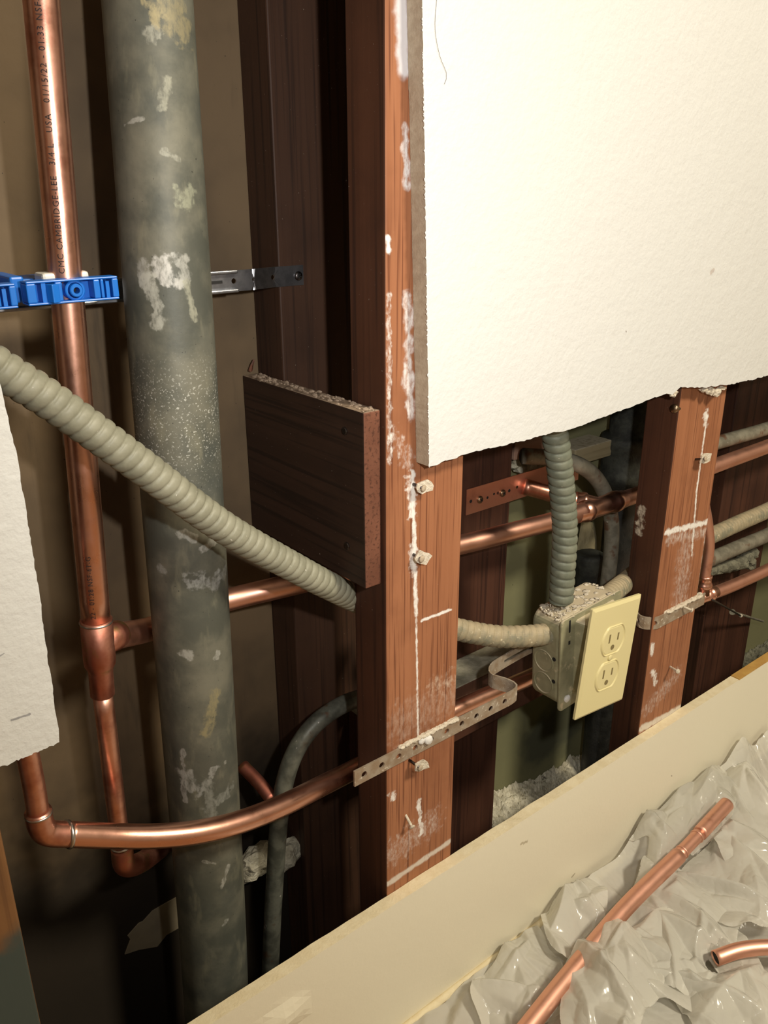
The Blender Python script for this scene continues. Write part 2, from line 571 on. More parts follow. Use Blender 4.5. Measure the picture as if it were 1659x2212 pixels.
# ---- structure
mt_back, nt, b_ = nodes_of('cavity_panel')
pos = position(nt)
col = mixc(nt, ramp(nt, noise_(nt, pos, 7, 4, 0.6), 0.35, 0.65), (0.165, 0.112, 0.060), (0.105, 0.072, 0.040))
col = mixc(nt, ramp(nt, noise_(nt, pos, 30, 5, 0.6, (1, 1, 0.15)), 0.55, 0.75), col, (0.085, 0.060, 0.034))
sx = N(nt, 'ShaderNodeSeparateXYZ'); nt.links.new(pos, sx.inputs[0])
col = mixc(nt, ramp(nt, sx.outputs[0], 0.50, 0.60), col, mixc(nt, noise_(nt, pos, 12, 4), (0.25, 0.24, 0.12), (0.17, 0.165, 0.085)))
col = mixc(nt, math_(nt, 'MULTIPLY', segmask(nt, pos, P(1160, 1600, YB), P(1215, 1580, YB), 0.06, 0.5, 14, True), 0.75), col, (0.06, 0.065, 0.045))
col = mixc(nt, ramp(nt, noise_(nt, pos, 340, 2), 0.74, 0.78), col, (0.05, 0.035, 0.02))
# unlit lower left bay: shade painted into the panel colour, with a wavering edge
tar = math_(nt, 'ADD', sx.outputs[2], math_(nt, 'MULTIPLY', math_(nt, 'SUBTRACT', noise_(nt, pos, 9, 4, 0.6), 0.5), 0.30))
shade_mask = math_(nt, 'MULTIPLY', math_(nt, 'SUBTRACT', 1.0, ramp(nt, tar, -0.64, -0.50)), math_(nt, 'SUBTRACT', 1.0, ramp(nt, sx.outputs[0], 0.46, 0.52)))
col = mixc(nt, math_(nt, 'MULTIPLY', shade_mask, 0.93), col, (0.016, 0.011, 0.006))
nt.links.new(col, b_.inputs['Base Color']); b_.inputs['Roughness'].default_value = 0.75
bump(nt, b_, noise_(nt, pos, 120, 4), 0.2, 0.001)

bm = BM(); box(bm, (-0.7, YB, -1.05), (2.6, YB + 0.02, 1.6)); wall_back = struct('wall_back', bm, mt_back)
bm = BM()
rnd = random.Random(3)
pp = [(270, 2062), (282, 2030), (276, 2022), (300, 1995), (310, 1990), (330, 1968), (352, 1955), (383, 1938), (386, 2005), (360, 2020), (340, 2045), (300, 2052)]
va = [bm.verts.new(P(x, y, YB - 0.0012)) for x, y in pp]; vb = [bm.verts.new(v.co + Vector((0, 0.0013, 0))) for v in va]
bm.faces.new(va)
for i in range(len(va)): bm.faces.new((va[i], va[(i + 1) % len(va)], vb[(i + 1) % len(va)], vb[i]))
part('bare_patch', bm, speckled('bare_ply', (0.36, 0.30, 0.20), (0.30, 0.25, 0.17), 40, 0.8, bumps=0.2), wall_back, label='pale torn patch of bare panel')

bm = BM(); box(bm, (-1.3, -2.3, FLOOR - 0.12), (2.6, -0.002, FLOOR)); struct('floor', bm, M['floor'])
bm = BM(); box(bm, (-0.7, -0.002, -1.05), (2.6, YB, -0.98)); struct('trim_1', bm, M['mortar_dark'])
bm = BM(); box(bm, (-1.3, -2.3, 1.6), (2.6, 0.21, 1.65)); struct('ceiling', bm, M['room_wall'])
bm = BM(); box(bm, (-1.3, -2.35, FLOOR - 0.12), (2.6, -2.3, 1.65)); struct('wall_front', bm, M['room_wall'])
bm = BM(); box(bm, (2.6, -2.35, -1.05), (2.65, 0.21, 1.65)); struct('wall_right', bm, M['room_wall'])
bm = BM(); box(bm, (-1.35, -2.35, -1.05), (-1.3, 0.21, 1.65)); struct('wall_left', bm, M['room_wall'])

# ---- studs
def mk(a, b, w, **k):
    d = dict(a=tuple(a), b=tuple(b), w=w); d.update(k); return d

Wt = (0.84, 0.81, 0.76)
marks1 = [
    mk(P(891, 1020, 0), P(899, 1330, 0), 0.0030, breakup=0.35, c=Wt),
    mk(P(899, 1330, 0), P(903, 1590, 0), 0.0016, breakup=0.40, c=Wt),
    mk(P(886, 1030, 0), P(892, 1110, 0), 0.006, breakup=0.42, warp=0.8, c=Wt),
    mk(P(892, 1180, 0), P(894, 1240, 0), 0.005, breakup=0.45, warp=0.8, c=Wt),
    mk(P(912, 1340, 0), P(974, 1317, 0), 0.0021, breakup=0.30, c=Wt),
    mk(P(840, 640, 0), P(842, 1000, 0), 0.0030, breakup=0.52, warp=0.7, c=Wt),
    mk(P(838, 515, 0), P(840, 540, 0), 0.0034, c=Wt),
    mk(P(868, -20, 0), P(872, 150, 0), 0.0085, warp=0.4, c=(0.62, 0.60, 0.62), scale=60),
    mk(P(876, 275, 0), P(880, 400, 0), 0.0050, warp=0.8, breakup=0.42, c=(0.70, 0.68, 0.68), scale=60),
    mk(P(880, 640, 0), P(888, 900, 0), 0.0060, warp=0.9, breakup=0.42, c=(0.70, 0.66, 0.64), scale=60),
    mk(P(850, 940, 0), P(885, 1000, 0), 0.008, breakup=0.55, warp=0.9, str=0.7, c=Wt),
    mk(P(905, 1730, 0), P(910, 1800, 0), 0.0035, breakup=0.40, warp=0.8, c=Wt),
    mk(P(845, 1720, 0), P(852, 1724, 0), 0.005, breakup=0.42, warp=0.9, c=Wt),
    mk(P(838, 1909, 0), P(968, 1820, 0), 0.0045, breakup=0.30, warp=0.5, c=(0.66, 0.58, 0.50), scale=60),
    mk(P(840, 1850, 0), P(930, 1780, 0), 0.02, breakup=0.52, warp=0.8, str=0.45, c=Wt),
    mk(P(940, 1480, 0), P(980, 1470, 0), 0.014, breakup=0.55, warp=0.8, str=0.6, c=(0.7, 0.55, 0.42)),
    mk(P(870, 1560, 0), P(980, 1500, 0), 0.03, breakup=0.5, warp=0.6, str=0.3, c=(0.7, 0.58, 0.48)),
]
RED = ((0.30, 0.118, 0.054), (0.150, 0.050, 0.023), (0.37, 0.155, 0.074))
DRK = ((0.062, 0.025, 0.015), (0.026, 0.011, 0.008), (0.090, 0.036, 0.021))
M['stud1'] = wood('stud_near', *RED, marks=marks1, grain=420, fine=0.9)
marks2 = [
    mk(P(1527, 900, 0), P(1505, 1060, 0), 0.0024, breakup=0.36, c=Wt),
    mk(P(1505, 1060, 0), P(1494, 1200, 0), 0.0024, breakup=0.42, c=Wt),
    mk(P(1526, 890, 0), P(1524, 915, 0), 0.006, breakup=0.42, warp=0.9, c=Wt),
    mk(P(1440, 1150, 0), P(1530, 1127, 0), 0.0052, breakup=0.30, c=Wt),
    mk(P(1445, 1165, 0), P(1520, 1150, 0), 0.010, breakup=0.50, str=0.55, c=Wt),
    mk(P(1525, 1160, 0), P(1505, 1310, 0), 0.0036, breakup=0.36, c=Wt, str=0.8),
    mk(P(1480, 1190, 0), P(1470, 1290, 0), 0.022, breakup=0.52, str=0.4, c=Wt),
    mk(P(1384, 1576, 0), P(1472, 1527, 0), 0.007, breakup=0.30, c=(0.70, 0.63, 0.54), warp=0.5, scale=60),
    mk(P(1410, 1450, 0), P(1416, 1474, 0), 0.0055, breakup=0.42, c=Wt, warp=0.8),
    mk(P(1400, 1530, 0), P(1460, 1460, 0), 0.016, breakup=0.52, str=0.4, c=Wt),
    mk(P(1408, 1395, 0), P(1408, 1410, 0), 0.006, breakup=0.40, c=Wt),
]
sidem = [mk(PX(1387, 1100, S2X) , PX(1382, 1150, S2X), 0.006, breakup=0.47, c=(0.7, 0.62, 0.48), side=True, warp=0.8)]
M['stud2'] = wood('stud_far', *RED, marks=marks2 + sidem, grain=330)
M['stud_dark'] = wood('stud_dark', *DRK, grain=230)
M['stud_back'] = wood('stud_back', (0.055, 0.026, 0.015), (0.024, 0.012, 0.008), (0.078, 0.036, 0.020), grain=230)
M['post'] = wood('post_stained', (0.20, 0.095, 0.038), (0.10, 0.046, 0.022), (0.25, 0.125, 0.052), marks=[
    mk(P(20, 2190, 0), P(60, 2400, 0), 0.085, c=(0.055, 0.070, 0.063), scale=20, warp=0.25, soft=0.7)], grain=160)

def stud(x0, x1, y0, y1, mt, label, z0=-0.98, z1=1.6, side_mt=None):
    bm = BM(); box(bm, (x0, y0, z0), (x1, y1, z1))
    mats = [mt]
    if side_mt:
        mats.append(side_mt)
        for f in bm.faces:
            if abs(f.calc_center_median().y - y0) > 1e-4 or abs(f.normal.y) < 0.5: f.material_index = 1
    loc = ((x0 + x1) / 2, (y0 + y1) / 2, z0)
    return single('wall_stud', bm, mats, loc, label, 'stud', 'timber studs of the open wall', bevel=0.0016)

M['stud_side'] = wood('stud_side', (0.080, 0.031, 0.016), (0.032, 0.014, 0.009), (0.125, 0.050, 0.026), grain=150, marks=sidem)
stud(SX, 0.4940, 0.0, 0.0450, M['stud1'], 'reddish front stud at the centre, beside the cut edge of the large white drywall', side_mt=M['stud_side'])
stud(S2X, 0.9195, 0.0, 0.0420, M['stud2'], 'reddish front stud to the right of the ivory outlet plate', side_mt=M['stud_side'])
stud(-0.06, 0.0815, 0.0, 0.0450, M['post'], 'orange and grey stained post at the bottom left corner')
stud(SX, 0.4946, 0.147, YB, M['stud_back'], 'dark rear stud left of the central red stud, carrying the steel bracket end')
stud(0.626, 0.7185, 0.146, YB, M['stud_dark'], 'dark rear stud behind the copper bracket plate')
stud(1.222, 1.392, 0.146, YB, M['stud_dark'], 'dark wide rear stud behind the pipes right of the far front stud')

# ---- drywall
M['paint_white'] = paint('drywall_white', (0.70, 0.705, 0.69), (0.68, 0.685, 0.67), 0.5, 0.45, [
    mk(P(1536, 588, -0.016), P(1541, 584, -0.016), 0.0032, c=(0.50, 0.44, 0.40), scale=300),
    mk(P(1352, 715, -0.016), P(1353, 717, -0.016), 0.0010, c=(0.25, 0.2, 0.18)),
    mk(P(25, 1556, -0.016), P(64, 1543, -0.016), 0.0011, c=(0.25, 0.25, 0.27), scale=300),
    mk(P(0, 1417, -0.016), P(8, 1412, -0.016), 0.0008, c=(0.3, 0.3, 0.32)),
])
YD = -0.016
def xz(px, py, Y): p = P(px, py, Y); return (p.x, p.z)
bm = BM()
A0 = (0.395, 1.6); A1 = xz(912, 0, YD); A2 = xz(920, 500, YD); A3 = xz(927, 1008, YD)
B1 = xz(1003, 982, YD); B2 = xz(1240, 925, YD); B3 = xz(1440, 850, YD); B4 = xz(1452, 853, YD); B5 = xz(1470, 836, YD); B6 = xz(1570, 832, YD); B7 = xz(1659, 811, YD)
ol = ragged(A0, A1, 20, 0.0002, 1) + ragged(A1, A2, 90, 0.0002, 2) + ragged(A2, A3, 90, 0.0002, 3) + ragged(A3, B1, 18, 0.0006, 4) + ragged(B1, B2, 50, 0.0006, 5)
ol += ragged(B2, B3, 50, 0.0006, 6) + [B3, B4, B5] + ragged(B5, B6, 20, 0.0012, 7) + ragged(B6, B7, 26, 0.0009, 8) + ragged(B7, (2.6, B7[1]), 60, 0.0006, 9) + [(2.6, B7[1]), (2.6, 1.6)]
slab(bm, ol, YD, -0.0003)
o = single('drywall_sheet', bm, [M['paint_white'], M['gypsum']], (1.5, 0, 0.6), 'large white drywall panel covering the upper right of the wall', 'drywall')
# torn paper on the lower edge of the panel
for cxp, cyp, s_, sd in ((1455, 850, 0.006, 1), (1535, 845, 0.007, 2), (1548, 848, 0.008, 3), (1520, 842, 0.005, 4), (1560, 838, 0.004, 5)):
    bm = BM(); c = P(cxp, cyp, -0.010); lump(bm, c, (s_, 0.004, s_ * 0.6), sd, 0.5, 2)
    part('torn_crumb', bm, M['dust'], o, smooth=False, label='ragged crumb of torn gypsum and paper')
bm = BM()
rnd = random.Random(31)
for k in range(60):   # paper fibres left along the cut
    t = rnd.random(); z_ = A1[1] + (A3[1] - A1[1]) * t; x_ = A1[0] + (A3[0] - A1[0]) * t
    l_ = rnd.uniform(0.001, 0.003)
    tube(bm, [Vector((x_ + 0.0003, YD - 0.0002, z_)), Vector((x_ - 0.0007, YD - 0.0003, z_ - l_ / 2)), Vector((x_ + 0.0002, YD - 0.0002, z_ - l_))], 0.0004, 5)
part('paper_fibres', bm, M['paint_white'], o)
hair = pipe([P(945, -20, YD - 0.0004), P(940, 60, YD - 0.0005), P(950, 120, YD - 0.0006), P(965, 160, YD - 0.0004), P(960, 182, YD - 0.0004)], 0.00013, 0.004, 6)
single('hair', hair, simple('hair_dark', (0.10, 0.08, 0.07), 0.5), P(945, 60, YD), 'fine curved hair stuck to the top left of the white drywall panel', 'hair')

bm = BM()
L0 = xz(-2, 820, YD); L1 = xz(40, 1000, YD); L2 = xz(85, 1280, YD); L3 = xz(118, 1530, YD); L4 = xz(127, 1575, YD); L5 = xz(128, 1603, YD); L6 = xz(60, 1634, YD); L7 = xz(0, 1656, YD)
ol = [( -0.3, L0[1] + 0.01), (0.09, L0[1] + 0.012)] + ragged(L0, L1, 20, 0.0003, 11) + ragged(L1, L2, 30, 0.0004, 12) + ragged(L2, L3, 30, 0.0004, 13) + [L3, L4, L5] + ragged(L5, L6, 16, 0.0008, 14) + ragged(L6, L7, 12, 0.0008, 15) + [L7, (-0.3, L7[1] - 0.02)]
slab(bm, ol, YD, -0.0003)
single('drywall_sheet', bm, [M['paint_white'], M['gypsum']], (0.0, 0, -0.2), 'small torn white drywall piece at the left edge of the photo', 'drywall')

# lower strip, with its cut edge up and a dented fold
M['strip_paint'] = paint('strip_cream', (0.84, 0.785, 0.62), (0.81, 0.755, 0.60), 0.5, 0.12, [
    mk(P(1126, 1824, -0.014), P(1140, 1818, -0.014), 0.0022, c=(0.45, 0.38, 0.26), scale=300, warp=0.9),
    mk(P(1236, 1895, -0.014), P(1242, 1888, -0.014), 0.0018, c=(0.4, 0.34, 0.24)),
    mk(P(1451, 1676, -0.014), P(1452, 1677, -0.014), 0.0012, c=(0.25, 0.2, 0.15)),
    mk(P(938, 1893, -0.014), P(942, 1886, -0.014), 0.0016, c=(0.4, 0.33, 0.22)),
])
ZT = -0.655
bm = BM()
nx, nz = 260, 24
X0, X1 = -0.1, 2.6
def strip_pt(i, j):
    x = X0 + (X1 - X0) * (i / nx)
    z = ZT + (FLOOR - ZT) * (j / nz)
    y = -0.0135
    d = math.hypot((x - 0.275) / 0.030, (z + 0.705) / 0.022)
    if d < 1: y -= 0.006 * (1 - d)
    if j == nz: y -= 0.004
    z += 0.0008 * mnoise.noise(Vector((x * 40, 0, 3))) if j == 0 else 0
    return Vector((x, y, z))
grid = [[bm.verts.new(strip_pt(i, j)) for j in range(nz + 1)] for i in range(nx + 1)]
top = []
for i in range(nx + 1):
    x = X0 + (X1 - X0) * i / nx
    top.append(bm.verts.new((x, -0.0004, ZT + 0.0012 * mnoise.noise(Vector((x * 30, 5, 0))))))
for i in range(nx):
    for j in range(nz):
        bm.faces.new((grid[i][j], grid[i + 1][j], grid[i + 1][j + 1], grid[i][j + 1]))
    f = bm.faces.new((top[i], top[i + 1], grid[i + 1][0], grid[i][0])); f.material_index = 1
bot = [bm.verts.new((X0 + (X1 - X0) * i / nx, -0.0004, FLOOR)) for i in range(nx + 1)]
for i in range(nx):
    bm.faces.new((top[i], bot[i], bot[i + 1], top[i + 1]))
o = single('drywall_strip', bm, [M['strip_paint'], M['strip_edge']], (1.0, 0, FLOOR), 'low cream drywall strip below the studs with its pale cut edge on top', 'drywall', smooth=False)
bm = BM()
xa = P(1588, 1452, -0.006).x
box(bm, (xa, -0.0138, ZT - 0.0005), (xa + 0.6, -0.001, ZT + 0.0016))
part('edge_stain', bm, speckled('orange_edge', (0.55, 0.33, 0.09), (0.48, 0.27, 0.07), 60, 0.7, bumps=0.2), o, label='orange stained end of the cut edge')
bm = BM()
fillet = [Vector((0.36 + 0.05 * i, -0.0165 - 0.002 * mnoise.noise(Vector((i, 2, 0))), FLOOR + 0.0045)) for i in range(40)]
tube(bm, fillet, 0.0045, 8)
part('bottom_bead', bm, M['strip_edge'], o, smooth=True)

# ---- the block nailed across the cavity
M['block'] = wood('block_wood', (0.036, 0.018, 0.011), (0.016, 0.009, 0.006), (0.052, 0.026, 0.016), axis='y', grain=200, dust=(0.34, 0.25, 0.175))
M['block_end'] = wood('block_end', (0.17, 0.066, 0.038), (0.075, 0.030, 0.018), (0.21, 0.085, 0.05), axis='y', grain=330, fine=0.9)
t = thing('wooden_block', 'dark square board nailed to the left side of the central stud', 'board', (0.398, 0.1, -0.315))
bm = BM()
vs = box(bm, (0.3893, 0.006, -0.3145), (SX - 0.0003, YB - 0.001, -0.1625))
for f in bm.faces:
    if f.normal.y < -0.5: f.material_index = 1
part('board', bm, [M['block'], M['block_end']], t, bevel=0.0012)
bm = BM()
rnd = random.Random(5)
for k in range(130):
    yy = rnd.uniform(0.008, 0.185); xx = rnd.uniform(0.391, 0.405); s_ = rnd.uniform(0.0006, 0.0022)
    lump(bm, (xx, yy, -0.1625), (s_, s_ * 1.6, s_ * 0.8), k, 0.5, 1)
part('sawdust', bm, speckled('sawdust', (0.42, 0.32, 0.23), (0.30, 0.22, 0.16), 300, 0.95, bumps=0), t, label='sawdust lying on the top edge')
for (px, py) in ((745, 931), (750, 1179), (517, 870), (520, 918)):
    c = PX(px, py, 0.3893)
    bm = BM(); lathe(bm, c + Vector((0.001, 0, 0)), (-1, 0, 0), [(0, 0.0032), (0.0016, 0.0034), (0.0022, 0.0026)], 14)
    part('nail_head', bm, M['screw'], t)
bm = BM()
c = PX(548, 800, 0.4)
for k in range(3):
    a = c + Vector((0.003 * k - 0.004, 0.004 * k, 0.0))
    tube(bm, [a, a + Vector((0.001, -0.002, 0.006)), a + Vector((0.003, -0.003, 0.011 - 0.002 * k))], lambda i, s, th: 0.0022 - 0.0009 * i, 5)
part('splinter', bm, M['block_end'], t)

# ---- big grey pipe
gp_pts = [P(300, -260, 0.130), P(319, 0, 0.120), P(368, 700, 0.101), P(403, 1200, 0.098), P(425, 1500, 0.098), P(459, 2000, 0.098), P(470, 2212, 0.098), P(478, 2420, 0.098)]
mtg, nt, b_ = nodes_of('grey_pipe_skin')
pos = position(nt)
col = mixc(nt, ramp(nt, noise_(nt, pos, 22, 5, 0.6), 0.35, 0.68), (0.090, 0.094, 0.076), (0.185, 0.180, 0.138))
col = mixc(nt, math_(nt, 'MULTIPLY', ramp(nt, noise_(nt, vmath(nt, 'ADD', pos, (4, 4, 4)).outputs[0], 9, 4, 0.6), 0.5, 0.7), 0.6), col, (0.070, 0.080, 0.075))
col = mixc(nt, math_(nt, 'MULTIPLY', ramp(nt, noise_(nt, pos, 60, 4, 0.6, (1, 1, 0.35)), 0.55, 0.72), 0.5), col, (0.25, 0.24, 0.17))
col = mixc(nt, ramp(nt, noise_(nt, pos, 420, 2), 0.72, 0.76), col, (0.04, 0.04, 0.035))
gp_line = spline([gp_pts[0], gp_pts[1], gp_pts[2], gp_pts[3], gp_pts[5], gp_pts[7]], 0.02)
gp_arr = np.array([tuple(p) for p in spline([gp_pts[0], gp_pts[1], gp_pts[2], gp_pts[3], gp_pts[5], gp_pts[7]], 0.004)])
def gp_rad(s_): return 0.0303 + 0.0022 * min(1, s_ / 0.32)
def onpipe(px, py):   # point on the pipe's skin seen at this pixel
    r = ray(px, py).normalized()
    for k in range(700):
        q = CAM + r * (0.45 + 0.0008 * k)
        d = np.linalg.norm(gp_arr - np.array(tuple(q)), axis=1); i = int(d.argmin())
        if d[i] <= gp_rad(i * 0.004): return q
    return CAM + r * 0.65
LG = (0.42, 0.42, 0.38)
gmarks = [(310, 570, 318, 610, .006, LG), (345, 570, 365, 600, .009, (.62, .61, .57)), (393, 570, 400, 595, .007, LG),
          (320, 600, 345, 700, .006, (.46, .46, .40)), (405, 610, 420, 690, .003, (.36, .36, .28)), (352, 230, 362, 170, .0040, (.34, .34, .27)),
          (310, 255, 270, 270, .0016, LG), (400, 430, 415, 420, .008, (.33, .34, .25)), (325, 80, 330, 75, .006, (.36, .36, .30)),
          (350, 330, 385, 345, .003, (.36, .36, .30)), (440, 1185, 480, 1150, .0050, LG), (395, 1155, 420, 1165, .0045, LG),
          (355, 1235, 350, 1230, .005, (.36, .37, .34)), (400, 1240, 485, 1240, .006, (.42, .43, .40)), (400, 1255, 470, 1260, .006, (.36, .37, .35)),
          (395, 1410, 408, 1415, .0045, LG), (465, 1420, 472, 1410, .0035, LG), (445, 1580, 465, 1500, .006, (.30, .26, .14)),
          (395, 1620, 400, 1730, .0030, (.42, .42, .40)), (400, 1675, 420, 1700, .008, (.38, .39, .37)), (430, 1720, 460, 1665, .005, (.36, .37, .35)),
          (470, 1730, 500, 1700, .006, (.28, .29, .26)), (478, 1920, 492, 1870, .0030, LG), (484, 1995, 488, 1990, .003, LG), (440, 1860, 465, 1865, .0016, LG),
          (487, 1645, 488, 1648, .0022, LG), (336, 30, 330, 10, .007, (.42, .36, .20)), (352, 8, 395, 60, .012, (.30, .26, .15)),
          (445, 1690, 455, 1750, .007, (.26, .27, .24))]
for x0, y0, x1, y1, wd, cc in gmarks:
    col = mixc(nt, math_(nt, 'MULTIPLY', segmask(nt, pos, onpipe(x0, y0), onpipe(x1, y1), wd, 0.9, 105, False, 0.5, 0.42), 0.78), col, cc)
# sparkling grit band
spz = N(nt, 'ShaderNodeSeparateXYZ'); nt.links.new(pos, spz.inputs[0])
za, zb = P(400, 1080, .098).z, P(400, 720, .098).z
band = math_(nt, 'MULTIPLY', ramp(nt, spz.outputs[2], za, (za + zb) / 2), math_(nt, 'SUBTRACT', 1.0, ramp(nt, spz.outputs[2], zb - 0.05, zb)))
col = mixc(nt, math_(nt, 'MULTIPLY', math_(nt, 'MULTIPLY', band, ramp(nt, noise_(nt, pos, 620, 2), 0.60, 0.66)), 0.7), col, (0.6, 0.6, 0.54))
nt.links.new(col, b_.inputs['Base Color'])
b_.inputs['Roughness'].default_value = 0.55; b_.inputs['Metallic'].default_value = 0.15
bump(nt, b_, noise_(nt, pos, 130, 4), 0.25, 0.001)
bm = BM(); tube(bm, gp_line, lambda i, s, th: gp_rad(s), 64)
single('drain_pipe', bm, mtg, P(478, 2420, 0.098), 'thick grey weathered steel pipe standing in the left bay', 'pipe', smooth=True)

# ---- copper pipes
def bead(bm, c, axis, r, w=0.0022, h=0.0012):
    lathe(bm, Vector(c) - Vector(axis).normalized() * w * 1.5, axis, [(0, r), (w * 0.6, r + h * 0.8), (w * 1.5, r + h), (w * 2.4, r + h * 0.8), (w * 3, r)], 28, False)

def text_on_pipe(body, pts_line, r, size, start, facing, up_dir, parent, name='printed_text'):
    """ink lettering rolled onto a pipe; runs along the axis from start (distance), centred on the direction `facing`"""
    cu = bpy.data.curves.new('ink_text', 'FONT'); cu.body = body; cu.size = size; cu.align_x = 'LEFT'; cu.align_y = 'CENTER'
    cu.resolution_u = 2; cu.space_character = 1.15
    to = bpy.data.objects.new('ink_text', cu); C.objects.link(to)
    bpy.context.view_layer.update()
    dg = bpy.context.evaluated_depsgraph_get()
    me = to.evaluated_get(dg).to_mesh()
    a, b = Vector(pts_line[0]), Vector(pts_line[1]); ax = (b - a).normalized()
    f = Vector(facing); f = (f - ax * f.dot(ax)).normalized(); sd = f.cross(ax)
    if sd.dot(Vector(up_dir)) < 0: sd = -sd
    bm = BM()
    vm = []
    for v in me.vertices:
        th = v.co.y / r
        p = a + ax * (start + v.co.x) + (f * math.cos(th) + sd * math.sin(th)) * (r + 0.00025)
        vm.append(bm.verts.new(p))
    for pl in me.polygons:
        try: bm.faces.new([vm[i] for i in pl.vertices])
        except ValueError: pass
    to.evaluated_get(dg).to_mesh_clear()
    bpy.data.objects.remove(to); bpy.data.curves.remove(cu)
    return part(name, bm, M['ink'], parent, recalc=False, label='black lettering printed along the pipe')

YR = 0.085
r_top = [P(83, -300, YR), P(89, 0, YR), P(134, 560, YR), P(182, 1000, YR), P(208, 1345, YR)]
axis_r = (r_top[1] - r_top[4]).normalized()
ra, rb = r_top[4], r_top[4] + axis_r * 0.75
t = thing('copper_riser', 'tall copper riser with a tee, left of the thick grey pipe', 'pipe', P(262, 1860, YR))
part('pipe', pipe([ra, rb], 0.0108, 0.02, 40), copper('copper_riser', 0.30, 0.25), t, smooth=True)
text_on_pipe('22 - 01:28 NSF-61-G', (ra, rb), 0.0108, 0.0052, 0.008, P(196, 1150, YR - 0.05) - P(203, 1150, YR) + Vector((-0.012, -0.01, 0)), (-1, 0, 0), t)
text_on_pipe('CMC CAMBRIDGE-LEE   3/4 L   USA   01/15/22 - 01:33 NSF-61-G', (ra, rb), 0.0108, 0.0054, (P(122, 590, YR) - ra).length, P(120, 560, YR - 0.05) - P(134, 560, YR) + Vector((-0.012, -0.01, 0)), (-1, 0, 0), t)
dn = -axis_r
bm = BM(); lathe(bm, ra + axis_r * 0.003, dn, [(0, 0.0112), (0.0005, 0.0122), (0.034, 0.0122), (0.039, 0.0118), (0.043, 0.0098), (0.046, 0.0094), (0.066, 0.0094), (0.067, 0.0082)], 36)
bdir = (P(325, 1360, 0.138) - P(228, 1410, YR)).normalized()
bc = ra + dn * 0.018
lathe(bm, bc + bdir * 0.002, bdir, [(0, 0.0118), (0.020, 0.0118), (0.021, 0.0124), (0.023, 0.0118), (0.030, 0.0116), (0.031, 0.0105)], 30)
part('tee_fitting', bm, M['copper_burnt'], t, smooth=True, label='heat-stained reducing tee')
bm = BM(); bead(bm, ra + axis_r * 0.001, dn, 0.0118, 0.0007, 0.0008)
part('solder_ring', bm, M['solder'], t, smooth=True)
lo_a = ra + dn * 0.060; lo_b = P(262, 1838, YR)
part('lower_pipe', pipe([lo_a, lo_b], 0.0078, 0.02, 32), M['copper_worn'], t, smooth=True)
bm = BM(); bead(bm, P(261, 1826, YR), dn, 0.0080, 0.0006, 0.0009)
part('solder_ring', bm, M['solder'], t, smooth=True)
e1 = P(263, 1830, YR); e2 = P(270, 1868, YR); e3 = P(302, 1864, YR + 0.020); e4 = P(345, 1834, YR + 0.052); e5 = P(420, 1790, YR + 0.075)
part('elbow', pipe([e1, e2, e3, e4], 0.0092, 0.003, 28), M['copper_burnt'], t, smooth=True)
part('tail_pipe', pipe([e4.lerp(e3, 0.3), e4, e5], 0.0078, 0.004, 24), M['copper_worn'], t, smooth=True)

# upper run: from the riser's tee, behind the grey pipe, both studs, to the right edge
t = thing('copper_pipe', 'upper horizontal copper pipe running from the riser tee behind the studs to the copper bracket', 'pipe', P(998, 1178, 0.1))
u0 = bc + bdir * 0.022
run = [u0, P(330, 1357, 0.143), P(410, 1325, 0.148), P(495, 1295, 0.147), P(650, 1258, 0.128), P(820, 1215, 0.115), P(998, 1176, 0.104), P(1120, 1145, 0.092), P(1200, 1124, 0.087), P(1260, 1104, 0.085)]
TEE = P(1262, 1103, 0.085)
part('pipe', pipe(run, 0.0108, 0.005, 32), M['copper_soft'], t, smooth=True)
run2 = [P(1335, 1082, 0.085), P(1385, 1066, 0.085), P(1470, 1035, 0.085), P(1550, 1004, 0.085), P(1659, 964, 0.085), P(1760, 925, 0.085)]
part('far_pipe', pipe(on(run2), 0.0105, 0.006, 32), M['copper_matt'], t, smooth=True)
xd = (P(1345, 1079, 0.085) - P(1200, 1126, 0.087)).normalized()
bm = BM()
ts = P(1243, 1111, 0.086); tl = (P(1345, 1079, 0.085) - ts).length
rr = 0.0112
lathe(bm, ts, xd, [(0, 0.0104), (0.001, rr + .0004), (tl * .14, rr + .0006), (tl * .16, rr + .002), (tl * .22, rr + .0026), (tl * .28, rr + .002), (tl * .30, rr + .0008), (tl * .74, rr + .0008), (tl * .76, rr + .002), (tl * .82, rr + .0026), (tl * .88, rr + .002), (tl * .9, rr + .0006), (tl * 0.99, rr + .0003), (tl, 0.0104)], 32)
stub_a = P(1130, 1050, 0.1445)
stub_b = ts + xd * tl * 0.45
sdv = (stub_a - stub_b).normalized()
lathe(bm, stub_b, sdv, [(0, rr + .0008), (0.016, rr + .0006), (0.018, rr + .0024), (0.022, rr + .0024), (0.024, rr + .0006), (0.030, rr + .0004), (0.0305, 0.0095)], 28)
part('press_tee', bm, M['copper'], t, smooth=True, label='shiny press tee with raised rings')
part('branch_stub', pipe([stub_b + sdv * 0.02, stub_a], 0.0100, 0.006, 28), copper('copper_stub', 0.45, 0.28), t, smooth=True)

